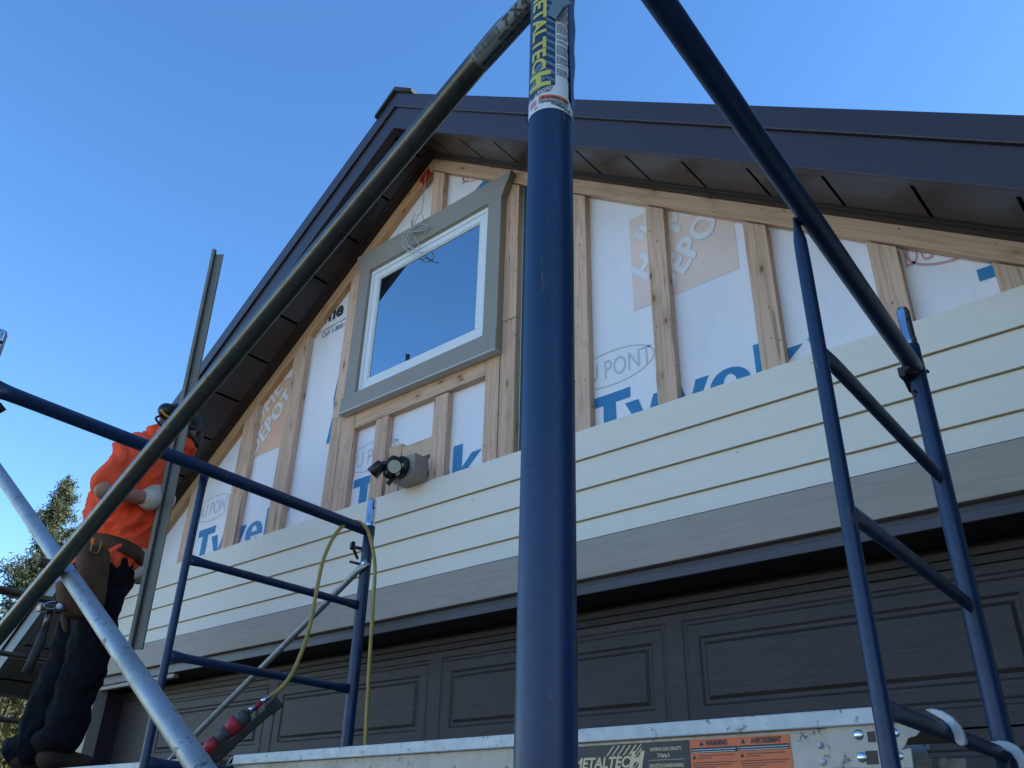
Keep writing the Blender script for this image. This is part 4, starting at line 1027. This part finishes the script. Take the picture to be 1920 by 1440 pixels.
# trim strip in his hand -------------------------------------------------------
tr = thing('trim_strip', tuple(s1), 'long olive-grey corner trim strip the worker holds upright', 'trim')
wdir = (CR-sdir*CR.dot(sdir)).normalized(); dep = sdir.cross(wdir).normalized()
if dep.dot(CF) < 0: dep = -dep
STRIPM = simple('olive_trim', (.24,.225,.18), .5, var=.15, scale=8)
m = MB()
ln = (s1-s0).length; c_ = (s0+s1)/2+wdir*.010
m.obox(c_+wdir*-.021, sdir*ln/2, wdir*.008, dep*.009)
m.obox(c_+wdir*.010+dep*.02+sdir*.010, sdir*(ln/2-.010), wdir*.022, dep*.003)
m.obox(c_+wdir*.029+dep*.012+sdir*.014, sdir*(ln/2-.016), wdir*.003, dep*.007)
m.build('strip', STRIPM, tr, bevel=.0015)
m = MB(); m.obox(c_+wdir*-.0105+dep*.004, sdir*(ln/2-.002), wdir*.0022, dep*.006); m.build('bead_groove', simple('olive_dark', (.05,.05,.04), .6), tr)

# hammer ----------------------------------------------------------------------
hm = thing('hammer', tuple(atX(70,1190,-3.80)), 'hammer with a worn dark handle hanging from the tool belt', 'hammer')
m = MB(); m.tube([atX(94,1146,-3.79), atX(84,1180,-3.80)], [.012,.013], 14); m.build('neck', GALV_DULL, hm)
m = MB(); m.tube([atX(83,1181,-3.80), atX(78,1198,-3.80), atX(62,1235,-3.81), atX(50,1262,-3.82)], [.014,.019,.018,.020], 16); m.build('handle', RUBBER, hm)
m = MB(); a = atX(96,1140,-3.79); m.obox(a, Vector((.02,0,0)), Vector((0,.05,.01)), Vector((0,-.002,.014))); m.build('head', GALV_DULL, hm, bevel=.004)

# ------------------------------------------------------------------ trees
def leaf_mat(name, col, col2, trans=.35, lo=0.):
    k = Mt(name, col, .55, spec=.3)
    oi = k.n('ShaderNodeNewGeometry'); k.mix(k.ramp(oi.outputs['Random Per Island'], lo, 1.), col2)
    tr_ = k.n('ShaderNodeBsdfTranslucent'); k.L(k.col, tr_.inputs[0]); mx = k.n('ShaderNodeMixShader'); mx.inputs[0].default_value = trans
    k.L(k.b.outputs[0], mx.inputs[1]); k.L(tr_.outputs[0], mx.inputs[2]); k.L(mx.outputs[0], k.t.nodes['Material Output'].inputs[0])
    return k.done()
BARK = simple('bark', (.07,.05,.035), .9, scale=12)
def leafs(mb, c, n, spread, sz, rnd, droop=0., wd=.45):
    for _ in range(n):
        p = Vector(c)+Vector((rnd.gauss(0,1), rnd.gauss(0,1), rnd.gauss(0,.8)))*spread
        a = Vector((rnd.uniform(-1,1), rnd.uniform(-1,1), rnd.uniform(-1,1)-droop)).normalized(); b = a.cross(Vector((rnd.uniform(-1,1), rnd.uniform(-1,1), rnd.uniform(-1,1)))).normalized()
        s_ = sz*rnd.uniform(.6,1.4); mb.add([p-a*s_, p+b*s_*wd, p+a*s_, p-b*s_*wd], [(0,1,2,3)])
def conifer(x, y, h, rad, label, mat, seed, z0=.6):
    rnd = random.Random(seed); t = thing('spruce_tree', (x,y,0), label, 'tree')
    m = MB(); m.tube([(x,y,0),(x,y,h*.5),(x,y,h*.97)], [.16,.09,.015], 10); trunk = m.build('trunk', BARK, t)
    m = MB(); b = MB(); z = z0
    while z < h-.1:
        f = 1-(z/h); L = rad*f**1.05*rnd.uniform(.6,1.25)+.05; nb = 7 if f > .2 else 5
        for i in range(nb):
            a = rnd.uniform(0,6.28); l = L*rnd.uniform(.6,1.15); d = Vector((math.cos(a), math.sin(a), .28+.5*(1-f)-.25*f)); p0 = Vector((x,y,z))
            tip = p0+d*l; b.tube([p0, p0+d*l*.5-Vector((0,0,.03)), tip], [.014,.009,.003], 5)
            k_ = int(9+l*17)
            for j in range(k_):
                s_ = (j+.5)/k_; q_ = p0+d*l*s_; side_ = Vector((-d.y,d.x,0))*rnd.uniform(-1,1)*.22*l*(1-s_*.55)
                leafs(m, q_+side_, 13, .05, .042, rnd, .3, .2)
        z += rnd.uniform(.09,.16)
    for j in range(24): leafs(m, (x,y,h-.03*j), 9, .02+.005*j, .04, rnd, .3, .2)
    b.build('branch', BARK, trunk, fix=False); m.build('crown', mat, t, fix=False)
SPR = leaf_mat('spruce_needles', (.026,.038,.020), (.085,.11,.062), .25)
REDL = leaf_mat('russet_leaves', (.065,.028,.016), (.11,.055,.035), .35)
GRN = leaf_mat('backlit_leaves', (.022,.026,.008), (.26,.20,.035), .3, .90)
DKG = leaf_mat('dark_leaves', (.020,.028,.012), (.05,.055,.022), .2)
def broad(x, y, h, rad, label, mat, seed, n=420, sz=.05, zlow=.25, cl=18, sp=.13):
    rnd = random.Random(seed); t = thing('broadleaf_tree', (x,y,0), label, 'tree')
    m = MB(); m.tube([(x,y,0),(x+.1,y,h*.35),(x,y+.1,h*.75)], [.15,.10,.03], 10); trunk = m.build('trunk', BARK, t)
    m = MB(); b = MB()
    for i in range(n):
        u = rnd.random()**.42; a = rnd.uniform(0,6.28); ph = math.acos(rnd.uniform(-1,1)); zc = h*(zlow+(1-zlow)*.5); hr = h*(1-zlow)*.5
        bump = 1+.18*math.sin(3*a+seed)+.14*math.cos(5*ph)
        c = Vector((x+rad*u*bump*math.sin(ph)*math.cos(a), y+rad*u*bump*math.sin(ph)*math.sin(a), zc+hr*u*bump*math.cos(ph)))
        if i % 9 == 0: b.tube([(x,y,h*.3+.3*(c.z-h*.3)), c], [.03,.006], 5)
        leafs(m, c, cl, sp, sz, rnd)
    b.build('branch', BARK, trunk, fix=False); m.build('crown', mat, t, fix=False)
conifer(-15.0, 5.36, 7.0, 2.0, 'dark spruce whose pointed top stands above the worker\'s belt line at the left', SPR, 4)
conifer(-16.6, 4.5, 5.9, 1.9, 'shorter dark spruce at the left edge, left of the pointed one', SPR, 8)
broad(-16.3, 6.35, 6.05, 1.45, 'russet-leaved tree right of the pointed spruce, just behind the worker', REDL, 3, 520)
broad(-13.0, 4.6, 3.5, 1.7, 'low green tree with sunlit yellow leaves below the eave corner', GRN, 5, 560, .05, .05)
broad(-17.5, 6.0, 4.6, 2.6, 'dark leafy tree behind the low sunlit one', DKG, 6, 760, .06, .05)
conifer(-14.2, 3.55, 5.0, 2.3, 'broad dark spruce at the left edge with long drooping boughs', SPR, 12)
for k_, v in (('arm', (elR-shR).length), ('fore', (wrR-elR).length), ('thigh', (knR-hipR).length), ('shin', (anR-knR).length), ('torso', (shc-pel).length), ('anR', anR.z-PZ), ('anL', anL.z-PZ), ('head', hd_.z-PZ), ('Hs', Hs), ('zB', zB)): print(k_, round(v, 3))
